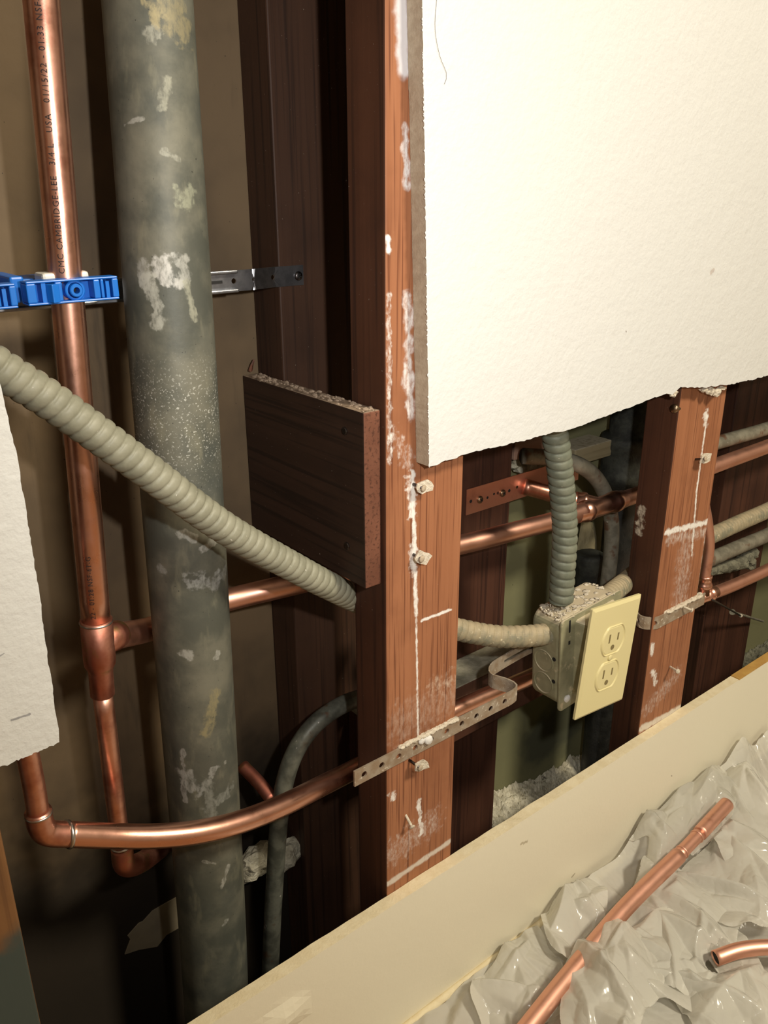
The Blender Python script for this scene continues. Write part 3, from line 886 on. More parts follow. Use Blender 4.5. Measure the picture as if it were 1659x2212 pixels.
# copper bracket plate
t = thing('copper_bracket', 'flat perforated copper bracket plate screwed to the rear stud', 'bracket', P(1095, 1062, 0.144))
def plate_strip(path, zc, h, thick, holes, hole_r, zfun=None, seg=16, slots=()):
    """a flat strip of metal, bent along path [(x, y)], pierced by round holes at distances `holes`"""
    pts = [Vector((x, y, 0)) for x, y in path]
    dense = spline(pts, 0.0015); L = [0]
    for a, b in zip(dense, dense[1:]): L.append(L[-1] + (b - a).length)
    fr = []
    for i in range(len(dense)):
        d = (dense[min(i + 1, len(dense) - 1)] - dense[max(i - 1, 0)]).normalized()
        fr.append(Vector((d.y, -d.x, 0)))
    def at(s, z, side):
        s = min(max(s, 0), L[-1]); j = 0
        lo, hi = 0, len(L) - 1
        while hi - lo > 1:
            mid = (lo + hi) // 2
            if L[mid] <= s: lo = mid
            else: hi = mid
        tt = (s - L[lo]) / max(L[hi] - L[lo], 1e-9)
        p = dense[lo].lerp(dense[hi], tt); n = fr[lo].lerp(fr[hi], tt).normalized()
        q = p + n * (thick * (0.5 if side else -0.5))
        return Vector((q.x, q.y, zc + z + (zfun(s) if zfun else 0)))
    bm = BM(); H = h / 2
    cache = {}
    def V(s, z, side):
        k = (round(s, 6), round(z, 6), side)
        if k not in cache: cache[k] = bm.verts.new(at(s, z, side))
        return cache[k]
    def face(l):
        try: bm.faces.new(l)
        except ValueError: pass
    def quadstrip(s0, s1, z0, z1):
        n = max(1, int((s1 - s0) / 0.002))
        for i in range(n):
            a = s0 + (s1 - s0) * i / n; b = s0 + (s1 - s0) * (i + 1) / n
            for sd in (0, 1): face([V(a, z0, sd), V(b, z0, sd), V(b, z1, sd), V(a, z1, sd)])
            for zz, other in ((z0, z1), (z1, z0)):
                if abs(abs(zz) - H) < 1e-7: face([V(a, zz, 0), V(b, zz, 0), V(b, zz, 1), V(a, zz, 1)])
    cur = 0.0
    ev = sorted([(x, 'h', hole_r, 0) for x in holes] + [(x, 's', l_, r_) for x, l_, r_ in slots])
    for x, kind, a_, b_2 in ev:
        if kind == 'h':
            c0, c1 = x - H, x + H
            if c0 < cur - 1e-6 or c1 > L[-1] + 1e-6: continue
            if c0 > cur + 1e-6: quadstrip(cur, c0, -H, H)
            for sd in (0, 1):
                ring = []; outer = []
                for k in range(seg):
                    th = 2 * math.pi * k / seg + math.pi / seg * 0
                    ring.append(V(x + math.cos(th) * a_, math.sin(th) * a_, sd))
                    m_ = max(abs(math.cos(th)), abs(math.sin(th)))
                    outer.append(V(x + math.cos(th) / m_ * H, math.sin(th) / m_ * H, sd))
                for k in range(seg): face([ring[k], ring[(k + 1) % seg], outer[(k + 1) % seg], outer[k]])
            for k in range(seg):
                t0 = 2 * math.pi * k / seg; t1 = 2 * math.pi * (k + 1) / seg
                r0 = [(x + math.cos(q) * a_, math.sin(q) * a_) for q in (t0, t1)]
                face([V(*r0[0], 0), V(*r0[1], 0), V(*r0[1], 1), V(*r0[0], 1)])
                oo = []
                for q in (t0, t1):
                    m_ = max(abs(math.cos(q)), abs(math.sin(q))); oo.append((x + math.cos(q) / m_ * H, math.sin(q) / m_ * H))
                if abs(abs(oo[0][1]) - H) < 1e-7 and abs(oo[0][1] - oo[1][1]) < 1e-7:
                    face([V(*oo[0], 0), V(*oo[1], 0), V(*oo[1], 1), V(*oo[0], 1)])
            cur = c1
        else:
            if x > cur: quadstrip(cur, x, -H, H)
            quadstrip(x, x + a_, b_2, H); quadstrip(x, x + a_, -H, -b_2)
            cur = x + a_
    if cur < L[-1] - 1e-6: quadstrip(cur, L[-1], -H, H)
    for s in (0.0, L[-1]): face([V(s, -H, 0), V(s, H, 0), V(s, H, 1), V(s, -H, 1)])
    return bm, at, L[-1]

bl = P(1007, 1085, 0.1445); br = P(1250, 1015, 0.1445)
bm, at_, LL = plate_strip([(bl.x, 0.1448), ((bl.x + br.x) / 2, 0.1448), (br.x, 0.1448)], (bl.z + br.z) / 2 + 0.001, 0.0315, 0.0012, [0.010 + 0.0, 0.052, 0.085], 0.0020)
# plate is wide; small punched holes are drawn at its centre line
part('plate', bm, copper('copper_plate', 0.15, 0.42), t)
for (px, py, r_) in ((1017, 1083, .0020), (1053, 1075, .0016), (1067, 1067, .0015), (1100, 1060, .0020), (1160, 1042, .0012)):
    c = P(px, py, 0.1442); bm = BM(); lathe(bm, c + Vector((0, 0.0006, 0)), (0, -1, 0), [(0, r_), (0.0008, r_)], 14)
    part('punched_hole', bm, M['hole'], t)
for (px, py) in ((1036, 1079), (1085, 1065)):
    c = P(px, py, 0.1442)
    s_ = thing('screw', 'bronze cross-head screw in the copper bracket, %s' % ('nearest its left end' if px < 1060 else 'second from its left end'), 'screw', c, 'screws holding the copper bracket')
    bm = BM(); lathe(bm, c, (0, -1, 0), [(-0.001, 0.0042), (0.001, 0.0046), (0.0022, 0.0040), (0.0030, 0.0026)], 18)
    part('head', bm, M['brass_screw'], s_, smooth=True)
    bm = BM()
    for k in (0.6, 2.17): box(bm, c + Vector((-0.0024, -0.0034, -0.0005)), c + Vector((0.0024, -0.0028, 0.0005)), Matrix.Rotation(k, 3, 'Y'))
    part('recess', bm, M['hole'], s_)

# lower run: elbow at bottom left, bent in front of the grey pipe, behind the near stud and box, to the far tee
t = thing('copper_pipe', 'lower bent copper pipe sweeping in front of the grey pipe and behind the central stud', 'pipe', P(145, 1800, 0.05))
v0 = P(10, 1400, 0.052); v1 = P(66, 1660, 0.052); v2 = P(84, 1765, 0.052)
part('rising_pipe', pipe([v0 + (v0 - v2) * 0.2, v0, v1, v2], 0.0079, 0.01, 30), M['copper_worn'], t, smooth=True)
part('elbow', pipe([P(82, 1752, 0.052), P(87, 1778, 0.052), P(97, 1795, 0.052), P(116, 1801, 0.0515), P(150, 1802, 0.051)], 0.0097, 0.002, 30), M['copper_worn'], t, smooth=True)
bm = BM(); bead(bm, P(83, 1757, 0.052), (v1 - v2), 0.0092, 0.0008, 0.0010); part('solder_ring', bm, M['solder'], t, smooth=True)
bm = BM(); bead(bm, P(148, 1802, 0.051), (1, 0, -0.25), 0.0102, 0.0011, 0.0010); part('solder_ring', bm, M['solder'], t, smooth=True)
runl = [P(145, 1802, 0.051), P(250, 1806, 0.047), P(340, 1806, 0.040), P(430, 1797, 0.033), P(520, 1775, 0.031), P(610, 1740, 0.035), P(690, 1700, 0.046), P(768, 1660, 0.064), P(870, 1600, 0.070), P(985, 1532, 0.066), P(1110, 1478, 0.064), P(1180, 1447, 0.066), P(1400, 1345, 0.066), P(1500, 1298, 0.066)]
part('pipe', pipe(runl, 0.0098, 0.004, 32), M['copper'], t, smooth=True)
# far tee beside the right stud
t = thing('copper_tee_pipe', 'copper tee with a short riser, beside the far stud at right', 'pipe', P(1525, 1285, 0.066))
ft = P(1522, 1288, 0.066); fd = (P(1659, 1232, 0.066) - ft).normalized()
part('pipe', pipe(on([ft, P(1580, 1266, 0.066), P(1659, 1230, 0.066), P(1720, 1195, 0.066)]), 0.0092, 0.006, 28), M['copper_matt'], t, smooth=True)
fu = P(1519, 1283, 0.066); fv = P(1531, 1180, 0.066); 
part('riser', pipe([fu, P(1523, 1240, 0.066), fv, P(1527, 1130, 0.066), P(1518, 1080, 0.068)], 0.0080, 0.004, 28), M['copper_matt'], t, smooth=True)
bm = BM()
rl = 0.0090
lathe(bm, ft - fd * 0.020, fd, [(0, .008), (.0005, rl), (.030, rl), (.031, rl + .0022), (.034, rl + .0026), (.037, rl + .0018), (.039, rl + .0004), (.048, rl + .0003), (.0485, .008)], 28)
ud = (fv - fu).normalized()
lathe(bm, fu, ud, [(0, rl), (.010, rl), (.012, rl + .0022), (.015, rl + .0026), (.018, rl + .0016), (.020, rl + .0004), (.027, rl + .0004), (.0275, rl + .001), (.030, rl + .001), (.031, .008)], 28)
part('press_tee', bm, M['copper'], t, smooth=True, label='shiny press tee with raised rings')
# old stub in the left bay
bm = pipe([P(524, 1655, 0.150), P(560, 1692, 0.125), P(588, 1728, 0.105)], 0.0068, 0.004, 22)
single('copper_stub', bm, M['copper_burnt'], P(560, 1692, 0.125), 'dark short copper stub sticking out behind the bent copper pipe', 'pipe', smooth=True)

# ---- conduits
def armoured(pts, r, pitch, mt, name='conduit', label='', depth=0.10, hand=1, seg=36, loc=None, ends=()):
    st = pitch / 9.0
    P_ = spline(pts, st)
    def rf(i, s, th):
        ph = (s / pitch + hand * th / (2 * math.pi)) % 1.0
        # rounded ridge with a narrow step, like interlocked strip
        k = math.sin(math.pi * min(ph / 0.88, 1.0)) ** 0.30 if ph < 0.88 else 0.0
        return r * (1 - depth + depth * k)
    bm = BM(); tube(bm, P_, rf, seg)
    return bm

A_pts = [P(-400, 560, 0.05), P(-140, 700, 0.038), P(-60, 757, 0.036), P(0, 797, 0.035), P(110, 866, 0.033), P(300, 1003, 0.029), P(480, 1137, 0.033), P(640, 1228, 0.040), P(720, 1270, 0.048), P(790, 1303, 0.064), P(900, 1338, 0.070), P(990, 1360, 0.062), P(1070, 1374, 0.044), P(1140, 1374, 0.028), P(1200, 1366, 0.018)]
t = thing('flexible_conduit', 'long diagonal ribbed conduit crossing the grey pipe to the left side of the outlet box', 'conduit', P(480, 1137, 0.033))
full = spline(A_pts, 0.0012)
ksp = min(range(len(full)), key=lambda i: (full[i] - P(900, 1338, 0.070)).length)
part('armour', armoured([full[i] for i in range(0, ksp + 1, 12)], 0.0125, 0.0086, M['conduit'], depth=0.13), M['conduit'], t, smooth=True)
part('dusty_armour', armoured([full[i] for i in range(ksp, len(full), 10)] + [full[-1]], 0.0122, 0.0082, M['conduit_dusty']), M['conduit_dusty'], t, smooth=True, label='dusty stretch beside the outlet box')
YBC = 0.020
B_pts = [P(1170, 800, YBC), P(1196, 925, YBC), P(1208, 1000, YBC), P(1218, 1100, YBC), P(1220, 1160, YBC), P(1216, 1230, YBC), P(1212, 1298, YBC)]
bm = armoured(B_pts, 0.0136, 0.0100, None, depth=0.13)
single('flexible_conduit', bm, M['conduit_blue'], P(1212, 1298, YBC), 'upright ribbed grey-green conduit entering the top of the outlet box', 'conduit', smooth=True)
C_pts = [P(1300, 1300, 0.020), P(1325, 1278, 0.030), P(1350, 1258, 0.048), P(1378, 1236, 0.068), P(1430, 1205, 0.090), P(1530, 1160, 0.094), P(1600, 1128, 0.094), P(1659, 1102, 0.094), P(1740, 1062, 0.094)]
bm = armoured(on(C_pts), 0.0124, 0.0075, None, depth=0.10)
single('flexible_conduit', bm, M['conduit_dusty'], P(1350, 1258, 0.046), 'dusty ribbed conduit leaving the right side of the outlet box behind the far stud', 'conduit', smooth=True)
# rigid conduits
bm = pipe([P(1130, 985, 0.140), P(1200, 990, 0.125), P(1250, 1004, 0.112), P(1285, 1030, 0.110), P(1309, 1072, 0.1095), P(1321, 1130, 0.1095), P(1319, 1200, 0.109), P(1309, 1280, 0.108), P(1300, 1340, 0.108)], 0.0098, 0.004, 30)
single('rigid_conduit', bm, M['rigid'], P(1309, 1072, 0.105), 'brown-grey bent steel conduit hooking down behind the outlet box', 'conduit', smooth=True)
bm = pipe([P(860, 1500, 0.115), P(790, 1506, 0.108), P(735, 1525, 0.102), P(680, 1565, 0.100), P(640, 1620, 0.100), P(615, 1690, 0.100), P(602, 1780, 0.100), P(595, 1880, 0.102), P(588, 2000, 0.104), P(580, 2200, 0.106), P(577, 2300, 0.106)], 0.0092, 0.004, 30)
single('rigid_conduit', bm, M['rigid_dark'], P(602, 1780, 0.1), 'dark grey bent steel conduit curving down left of the central stud', 'conduit', smooth=True)
bm = pipe(on([P(1450, 990, 0.10), P(1530, 962, 0.10), P(1590, 945, 0.10), P(1659, 925, 0.10), P(1760, 890, 0.10)]), 0.0100, 0.006, 26)
single('rigid_conduit', bm, M['rigid'], P(1590, 945, 0.1), 'plain tan steel conduit above the copper pipe at the right edge', 'conduit', smooth=True)
bm = pipe(on([P(1480, 1234, 0.112), P(1540, 1206, 0.112), P(1600, 1180, 0.112), P(1659, 1155, 0.112), P(1740, 1114, 0.112)]), 0.0115, 0.006, 26)
single('rigid_conduit', bm, M['rigid'], P(1600, 1176, 0.105), 'plain grey steel conduit just below the ribbed one at the right edge', 'conduit', smooth=True)
bm = BM()
tube(bm, spline([P(1520, 1232, 0.125), P(1570, 1222, 0.125), P(1605, 1216, 0.125)], 0.004), lambda i, s, th: 0.011 + 0.002 * mnoise.noise(Vector((s * 90, math.cos(th) * 2, math.sin(th) * 2))), 20)
for k, (px, py) in enumerate(((1600, 1214), (1612, 1205), (1624, 1196), (1618, 1214))):
    lump(bm, P(px, py, 0.125), (0.012, 0.011, 0.012), k + 20, 0.5, 2)
single('crusted_pipe', bm, M['mortar_dark'], P(1570, 1222, 0.125), 'short mortar-crusted pipe end under the plain grey conduit at right', 'pipe', smooth=False)

# ---- cast iron pipe
t = thing('cast_iron_pipe', 'black cast iron drain with a hub, behind the outlet box', 'pipe', P(1296, 1640, 0.15))
ct = P(1360, 905, 0.150); cb = P(1284, 1690, 0.150); ca = (cb - ct).normalized()
part('pipe', pipe([P(1352, 960, 0.150), P(1346, 1060, 0.150), P(1318, 1350, 0.150), cb], 0.0235, 0.02, 36), M['iron'], t, smooth=True)
bm = BM(); hz = P(1355, 935, 0.150)
lathe(bm, hz, Vector((0.0, 0, -1)), [(-0.10, 0.0245), (0.0, 0.0245), (0.002, 0.0325), (0.008, 0.0345), (0.016, 0.0345), (0.020, 0.0320), (0.050, 0.0315), (0.053, 0.0330), (0.060, 0.0330), (0.064, 0.0310), (0.076, 0.0235)], 36)
part('hub', bm, M['iron_dusty'], t, smooth=True)
bm = BM()
c = P(1275, 1195, 0.158); lathe(bm, c, (0, 0, -1), [(0.004, 0.0), (0.0, 0.014), (0.001, 0.0195), (0.006, 0.0205), (0.03, 0.0185), (0.035, 0.0175), (0.16, 0.016)], 30, False)
single('pipe_socket', bm, [M['iron_dusty']], P(1280, 1290, 0.158), 'short dark capped pipe socket behind the bent brown conduit', 'pipe', smooth=True)

# ---- blocking, ledges and rubble in the cavity
bm = BM()
lp = P(1103, 997, 0.165); rp = P(1292, 962, 0.165)
z0 = -0.318
box(bm, (P(1100, 997, 0.168).x, 0.160, P(1103, 997, 0.16).z), (P(1196, 990, 0.16).x, YB - 0.002, P(1103, 997, 0.16).z + 0.09))
single('blocking_board', bm, wood('blocking_pink', (0.34, 0.21, 0.15), (0.24, 0.14, 0.10), (0.38, 0.25, 0.18), 'x', 0.7, grain=120), (lp.x + 0.1, 0.175, lp.z), 'pale pinkish board end behind the drywall edge above the copper bracket', 'board', bevel=0.001)
bm = BM()
bz = P(1230, 1000, 0.165).z
box(bm, (P(1222, 990, 0.165).x, 0.150, bz), (P(1300, 990, 0.165).x, YB - 0.002, bz + 0.022))
single('blocking_board', bm, wood('blocking_tan', (0.32, 0.27, 0.16), (0.2, 0.16, 0.09), (0.4, 0.34, 0.22), 'x', 0.7, grain=120, dust=(0.52, 0.46, 0.33)), P(1260, 985, 0.165), 'short tan ledge beside the black pipe hub, under the drywall edge', 'board', bevel=0.002)
bm = BM()
for k, (px, py, s_) in enumerate(((1110, 1000, .010), (1140, 1006, .011), (1155, 1000, .009), (1124, 1012, .008))):
    lump(bm, P(px, py, 0.176), (s_, 0.010, s_ * 0.9), k + 40, 0.5, 2)
single('mortar_crumbs', bm, M['mortar'], P(1130, 1012, 0.176), 'grey mortar crumbs behind the top of the copper bracket', 'mortar')

# dusty ledge behind the strap
LZ = P(1000, 1478, 0.100).z
bm = BM(); box(bm, (0.47, 0.098, LZ - 0.075), (0.80, 0.1455, LZ))
for f in bm.faces:
    if f.normal.z > 0.5: f.material_index = 1
single('blocking_ledge', bm, [M['stud_dark'], speckled('ledge_dust', (0.24, 0.225, 0.16), (0.36, 0.335, 0.25), 60, 0.95, bumps=0.7, bscale=220, bd=0.002)], (0.6, 0.12, LZ - 0.075), 'dark horizontal blocking with a dusty grey top behind the hanger bar', 'board', bevel=0.002)

def rubble(x0, x1, zf, seed, mt, loc, label, y0=0.06, y1=YB):
    bm = BM(); nx_, ny_ = int((x1 - x0) / 0.0025), 56
    g = []
    for i in range(nx_ + 1):
        row = []
        for j in range(ny_ + 1):
            x = x0 + (x1 - x0) * i / nx_; y = y0 + (y1 - 0.001 - y0) * j / ny_
            h = zf(x, y)
            q = Vector((x * 26, y * 26, seed))
            h += 0.010 * mnoise.noise(q) + 0.010 * abs(mnoise.noise(q * 2.3)) + 0.007 * abs(mnoise.noise(q * 5.1)) + 0.004 * mnoise.noise(q * 11)
            row.append(bm.verts.new((x, y, h)))
        g.append(row)
    for i in range(nx_):
        for j in range(ny_): bm.faces.new((g[i][j], g[i + 1][j], g[i + 1][j + 1], g[i][j + 1]))
    low = -0.979
    b = {}
    edge = [(i, 0) for i in range(nx_ + 1)] + [(nx_, j) for j in range(1, ny_ + 1)] + [(i, ny_) for i in range(nx_ - 1, -1, -1)] + [(0, j) for j in range(ny_ - 1, 0, -1)]
    dn_ = [bm.verts.new((g[i][j].co.x, g[i][j].co.y, low)) for i, j in edge]
    for k in range(len(edge)):
        i, j = edge[k]; i2, j2 = edge[(k + 1) % len(edge)]
        bm.faces.new((g[i][j], g[i2][j2], dn_[(k + 1) % len(edge)], dn_[k]))
    return single('mortar_rubble', bm, mt, loc, label, 'mortar')
rubble(0.72, 1.06, lambda x, y: -0.852 + (y - 0.192) * 0.35 - 0.02 * max(0, min(1, (x - 0.80) / 0.15)) + 0.016 * max(0, min(1, (0.82 - x) / 0.06)), 3, M['mortar'], (0.82, 0.12, -0.979), 'pale crumbly mortar slumped at the foot of the panel below the outlet')
zb_ = P(1640, 1440, 0.15).z
rubble(1.10, 1.9, lambda x, y: -0.905 + (y - 0.192) * 0.4 + (zb_ + 0.905) * min(1, max(0, (x - 1.33) / 0.1)), 9, M['mortar_dark'], (1.3, 0.12, -0.979), 'grey rubble at the foot of the wall right of the far stud')
bm = BM()
lump(bm, P(552, 1862, 0.165), (0.024, 0.014, 0.019), 61, 0.35, 3, 1.6)
lump(bm, P(612, 1848, 0.165), (0.026, 0.014, 0.018), 62, 0.35, 3, 1.6)
single('mortar_lump', bm, M['mortar'], P(590, 1890, 0.165), 'pale mortar lump behind the lower end of the dark bent conduit', 'mortar')
bm = BM()
lump(bm, P(1262, 1220, 0.180), (0.022, 0.010, 0.075), 77, 0.3, 3, 1.5)
single('mortar_lump', bm, speckled('tan_lump', (0.32, 0.27, 0.15), (0.24, 0.2, 0.11), 40, 0.85, bumps=0.6), P(1262, 1290, 0.18), 'tan upright lump on the panel between the ribbed upright conduit and the pipe socket', 'mortar')

# ---- steel bracket and blue clamps
t = thing('steel_bracket', 'silver perforated steel bracket running behind the grey pipe to the rear stud', 'bracket', P(642, 596, 0.146))
xr = P(655, 596, 0.1455).x; zc = (P(600, 578, 0.145).z + P(600, 618, 0.145).z) / 2
pa_ = [(0.08, 0.1395), (0.20, 0.1395), (0.30, 0.1395), (P(535, 600, .14).x, 0.1395), (P(548, 600, .14).x, 0.1400), (P(590, 600, .145).x, 0.1452), (P(600, 600, .145).x, 0.1455), (xr - 0.012, 0.1458), (xr, 0.1458)]
bm, at_, LL = plate_strip(pa_, zc, 0.0170, 0.0014, [LL2 for LL2 in (P(503, 600, .14).x - 0.08, P(548, 600, .14).x - 0.08, P(594, 600, .145).x - 0.08)], 0.0022)
part('inner_bar', bm, M['steel'], t)
bm = BM()
x0_, x1_ = 0.085, P(512, 600, .137).x
for a, b, y0_, y1_ in ((0.0062, 0.0090, 0.1345, 0.1388), (-0.0090, -0.0062, 0.1345, 0.1388)):
    box(bm, (x0_, y0_, zc + a), (x1_, y1_, zc + b))
part('outer_channel', bm, M['steel'], t, bevel=0.0008)
bm = BM(); xs_ = P(466, 600, .138).x
box(bm, (xs_ - 0.010, 0.1382, zc - 0.0012), (xs_ + 0.006, 0.1389, zc + 0.0012)); part('slot', bm, M['hole'], t)
c = P(644, 596, 0.1450)
s_ = thing('screw', 'dark screw fixing the right end of the silver steel bracket', 'screw', c)
bm = BM(); lathe(bm, c, (0, -1, 0), [(-0.0005, 0.0040), (0.0010, 0.0040), (0.0020, 0.0030)], 18); part('head', bm, M['screw'], s_, smooth=True)
bm = BM()
for k in (0.4, 1.97): box(bm, c + Vector((-0.0022, -0.0024, -0.0004)), c + Vector((0.0022, -0.0018, 0.0004)), Matrix.Rotation(k, 3, 'Y'))
part('recess', bm, M['hole'], s_)

YC = 0.066
cl0 = P(58, 632, YC); cr0 = P(257, 625, YC); cz = (P(160, 602, YC).z + P(160, 654, YC).z) / 2; ch = abs(P(160, 602, YC).z - P(160, 654, YC).z)
CW = cr0.x - cl0.x
cc_x = P(166, 628, YC).x
t = thing('pipe_clamp', 'bright blue plastic clamp gripping the tall copper riser', 'clamp', (cc_x, 0.1, cz))
def cx_(f): return cl0.x + CW * f
H = ch / 2
d0, d1 = YC, YC + 0.010
bm = BM()
def bar(f0, f1, z0, z1, y0=d0, y1=d1): box(bm, (cx_(f0), y0, cz + z0 * H), (cx_(f1), y1, cz + z1 * H))
bar(0.0, 1.0, 0.80, 1.0); bar(0.0, 1.0, -1.0, -0.80)
bar(0.0, 0.10, -0.8, 0.8); bar(0.30, 0.375, -0.8, 0.8); bar(0.72, 0.79, -0.8, 0.8); bar(0.80, 0.835, -0.8, 0.8); bar(0.93, 1.0, -0.8, 0.8)
bar(0.0, 1.0, -0.98, 0.98, d1, d1 + 0.003)
part('front_frame', bm, M['blue'], t, bevel=0.0009)
bm = BM(); c = Vector((cc_x, d1, cz))
lathe(bm, c, (0, -1, 0), [(0, 0.0066), (0.0070, 0.0066), (0.0075, 0.0060), (0.0075, 0.0050), (0.004, 0.0048), (0.004, 0.0044), (0.0095, 0.0042), (0.0100, 0.0036), (0.0100, 0.0021), (0.002, 0.0020)], 30)
part('boss', bm, M['blue'], t, smooth=False)
bm = BM(); lathe(bm, c + Vector((0, -0.0021, 0)), (0, -1, 0), [(0, 0.0019), (0.001, 0.0019)], 16); part('boss_hole', bm, M['hole'], t)
bm = BM(); box(bm, (cx_(0.16), d0 + 0.001, cz - H * 0.8), (cx_(0.205), d1, cz + H * 0.8)); part('latch_rib', bm, M['blue'], t)
bm = BM(); box(bm, (cx_(0.86), d0 + 0.001, cz - H * 0.8), (cx_(0.90), d1, cz + H * 0.6)); part('latch_rib', bm, M['blue'], t)
bm = BM(); v = box(bm, (cx_(0.22), d0 - 0.004, cz - H * 0.85), (cx_(0.31), d0 + 0.003, cz + H * 0.7), Matrix.Rotation(0.35, 3, 'Z'))
part('latch_tab', bm, M['blue'], t, bevel=0.0006)
bm = BM(); box(bm, (cc_x - 0.0165, d1 + 0.0032, cz - H * 1.20), (cc_x + 0.0145, YR + 0.012, cz + H * 1.42))
part('cushion', bm, M['nylon'], t, bevel=0.002, label='white cushion showing above and below the blue frame')
bm = BM()
box(bm, (cx_(-0.07), 0.084, cz - H * 0.95), (cx_(0.08), 0.128, cz + H * 1.25)); box(bm, (cx_(0.58), 0.092, cz - H * 0.9), (cx_(0.74), 0.128, cz + H * 1.3)); box(bm, (cx_(0.0), 0.1, cz - H * 0.9), (cx_(0.9), 0.134, cz + H * 0.8))
part('rear_saddle', bm, M['blue'], t, bevel=0.0015)
t2 = copy_tree(t)
t2.location = t.location + Vector((P(36, 632, YC).x - cr0.x, 0.0, P(20, 632, YC).z - P(20, 632, YC).z - 0.0005))
t2['label'] = 'blue plastic clamp cut off by the left edge of the photo'
t2['group'] = t['group'] = 'blue pipe clamps on the steel bracket'

# ---- hanger strap
t = thing('hanger_bar', 'rusty perforated metal bar nailed across both front studs, holding the outlet box', 'bracket', (0.49, -0.002, -0.494))
zl = (P(766, 1682, -0.002).z); zr_ = P(1118, 1500, -0.002).z
xL = P(765, 1680, -0.002).x; xR = P(1122, 1500, -0.002).x
path = [(xL, -0.0018), (xL + 0.06, -0.0018), (xL + 0.12, -0.0018), (xL + 0.18, -0.0018), (xR - 0.010, -0.0016), (xR, 0.0030), (xR - 0.003, 0.014), (xR - 0.012, 0.027), (xR - 0.006, 0.036), (xR + 0.012, 0.040), (0.64, 0.0435), (0.70, 0.0440), (0.77, 0.0430), (P(1378, 1360, .02).x - 0.006, 0.030), (P(1385, 1355, 0.01).x, 0.012), (S2X + 0.006, -0.0005), (S2X + 0.022, -0.0018), (S2X + 0.06, -0.0018), (P(1518, 1316, -0.002).x, -0.0018)]
sl = P(1090, 1445, 0.038).z
def zf(s):
    if s < 0.215: return 0.0
    k = min(1, (s - 0.215) / 0.05)
    e = 0.010 * k
    if s > 0.44: e += -0.012 * min(1, (s - 0.44) / 0.09)
    return e
hs = [0.011 + 0.0203 * i for i in range(11)]
bm, at_, LL = plate_strip(path, (zl + zr_) / 2, 0.0165, 0.0018, hs + [LLx for LLx in (0.455, 0.476, 0.497, 0.518, 0.539)], 0.0031, zf, 16, slots=[(0.285, 0.05, 0.002)])
print('strap length', LL)
part('bar', bm, M['strap'], t)
bm = BM(); rnd = random.Random(9)
for k in range(170):
    s = rnd.uniform(0.055, 0.125); p = at_(s, 0.0082, 1); s2 = rnd.uniform(0.0010, 0.0026)
    lump(bm, p + Vector((0, rnd.uniform(0.0, 0.003), 0)), (s2 * 1.5, s2, s2 * 0.8), k, 0.4, 2)
part('plaster_dust', bm, M['dust'], t, smooth=True, label='plaster dust heaped along the top edge'); bm = BM()
for k in range(150):
    s = LL - rnd.uniform(0.008, 0.085); p = at_(s, 0.0082, 1); s2 = rnd.uniform(0.0012, 0.0032)
    lump(bm, p + Vector((0, rnd.uniform(-0.001, 0.004), 0)), (s2 * 1.6, s2, s2 * 0.7), k + 300, 0.4, 2)
part('plaster_dust', bm, M['dust'], t, smooth=True, label='plaster dust heaped along the top edge')
bm = BM()
c = P(925, 1598, -0.004); lathe(bm, c, (0, -1, 0), [(-0.002, 0.0046), (0.001, 0.0048), (0.0025, 0.0036)], 14)
lump(bm, P(912, 1600, -0.0035), (0.004, 0.0015, 0.004), 2, 0.4, 2)
part('nail_head', bm, M['white'], t, smooth=True, label='plaster-covered nail head')

# ---- outlet box
BXL, BXR, BZT, BZB, BYF, BYB = 0.650, 0.752, -0.428, -0.541, -0.001, 0.041
t = thing('outlet_box', 'grey-green metal junction box with ivory outlet cover hung between the studs', 'electrical box', ((BXL + BXR) / 2, 0.02, BZB))
tilt = Matrix.Rotation(math.radians(-4.0), 3, 'Y')
pivot = Vector(((BXL + BXR) / 2, 0, (BZT + BZB) / 2))
def rot_bm(bm, R_, piv=pivot):
    for v in bm.verts: v.co = piv + R_ @ (v.co - piv)
def rrect(x0, x1, z0, z1, r, n=8):
    o_ = []
    for cx2, cz2, a0 in ((x1 - r, z1 - r, 0), (x0 + r, z1 - r, 90), (x0 + r, z0 + r, 180), (x1 - r, z0 + r, 270)):
        for i in range(n + 1):
            a = math.radians(a0 + 90 * i / n); o_.append((cx2 + r * math.cos(a), cz2 + r * math.sin(a)))
    return o_
bm = BM(); slab(bm, rrect(BXL, BXR, BZB, BZT, 0.016), BYF + 0.002, BYB, 0, 0); rot_bm(bm, tilt)
part('body', bm, M['box'], t, bevel=0.0045, bseg=3)
bm = BM(); slab(bm, rrect(BXL - 0.001, BXR + 0.001, BZB - 0.003, BZT + 0.001, 0.006), BYF - 0.001, BYF + 0.002, 0, 0); rot_bm(bm, tilt)
part('cover', bm, M['box'], t, bevel=0.0008)
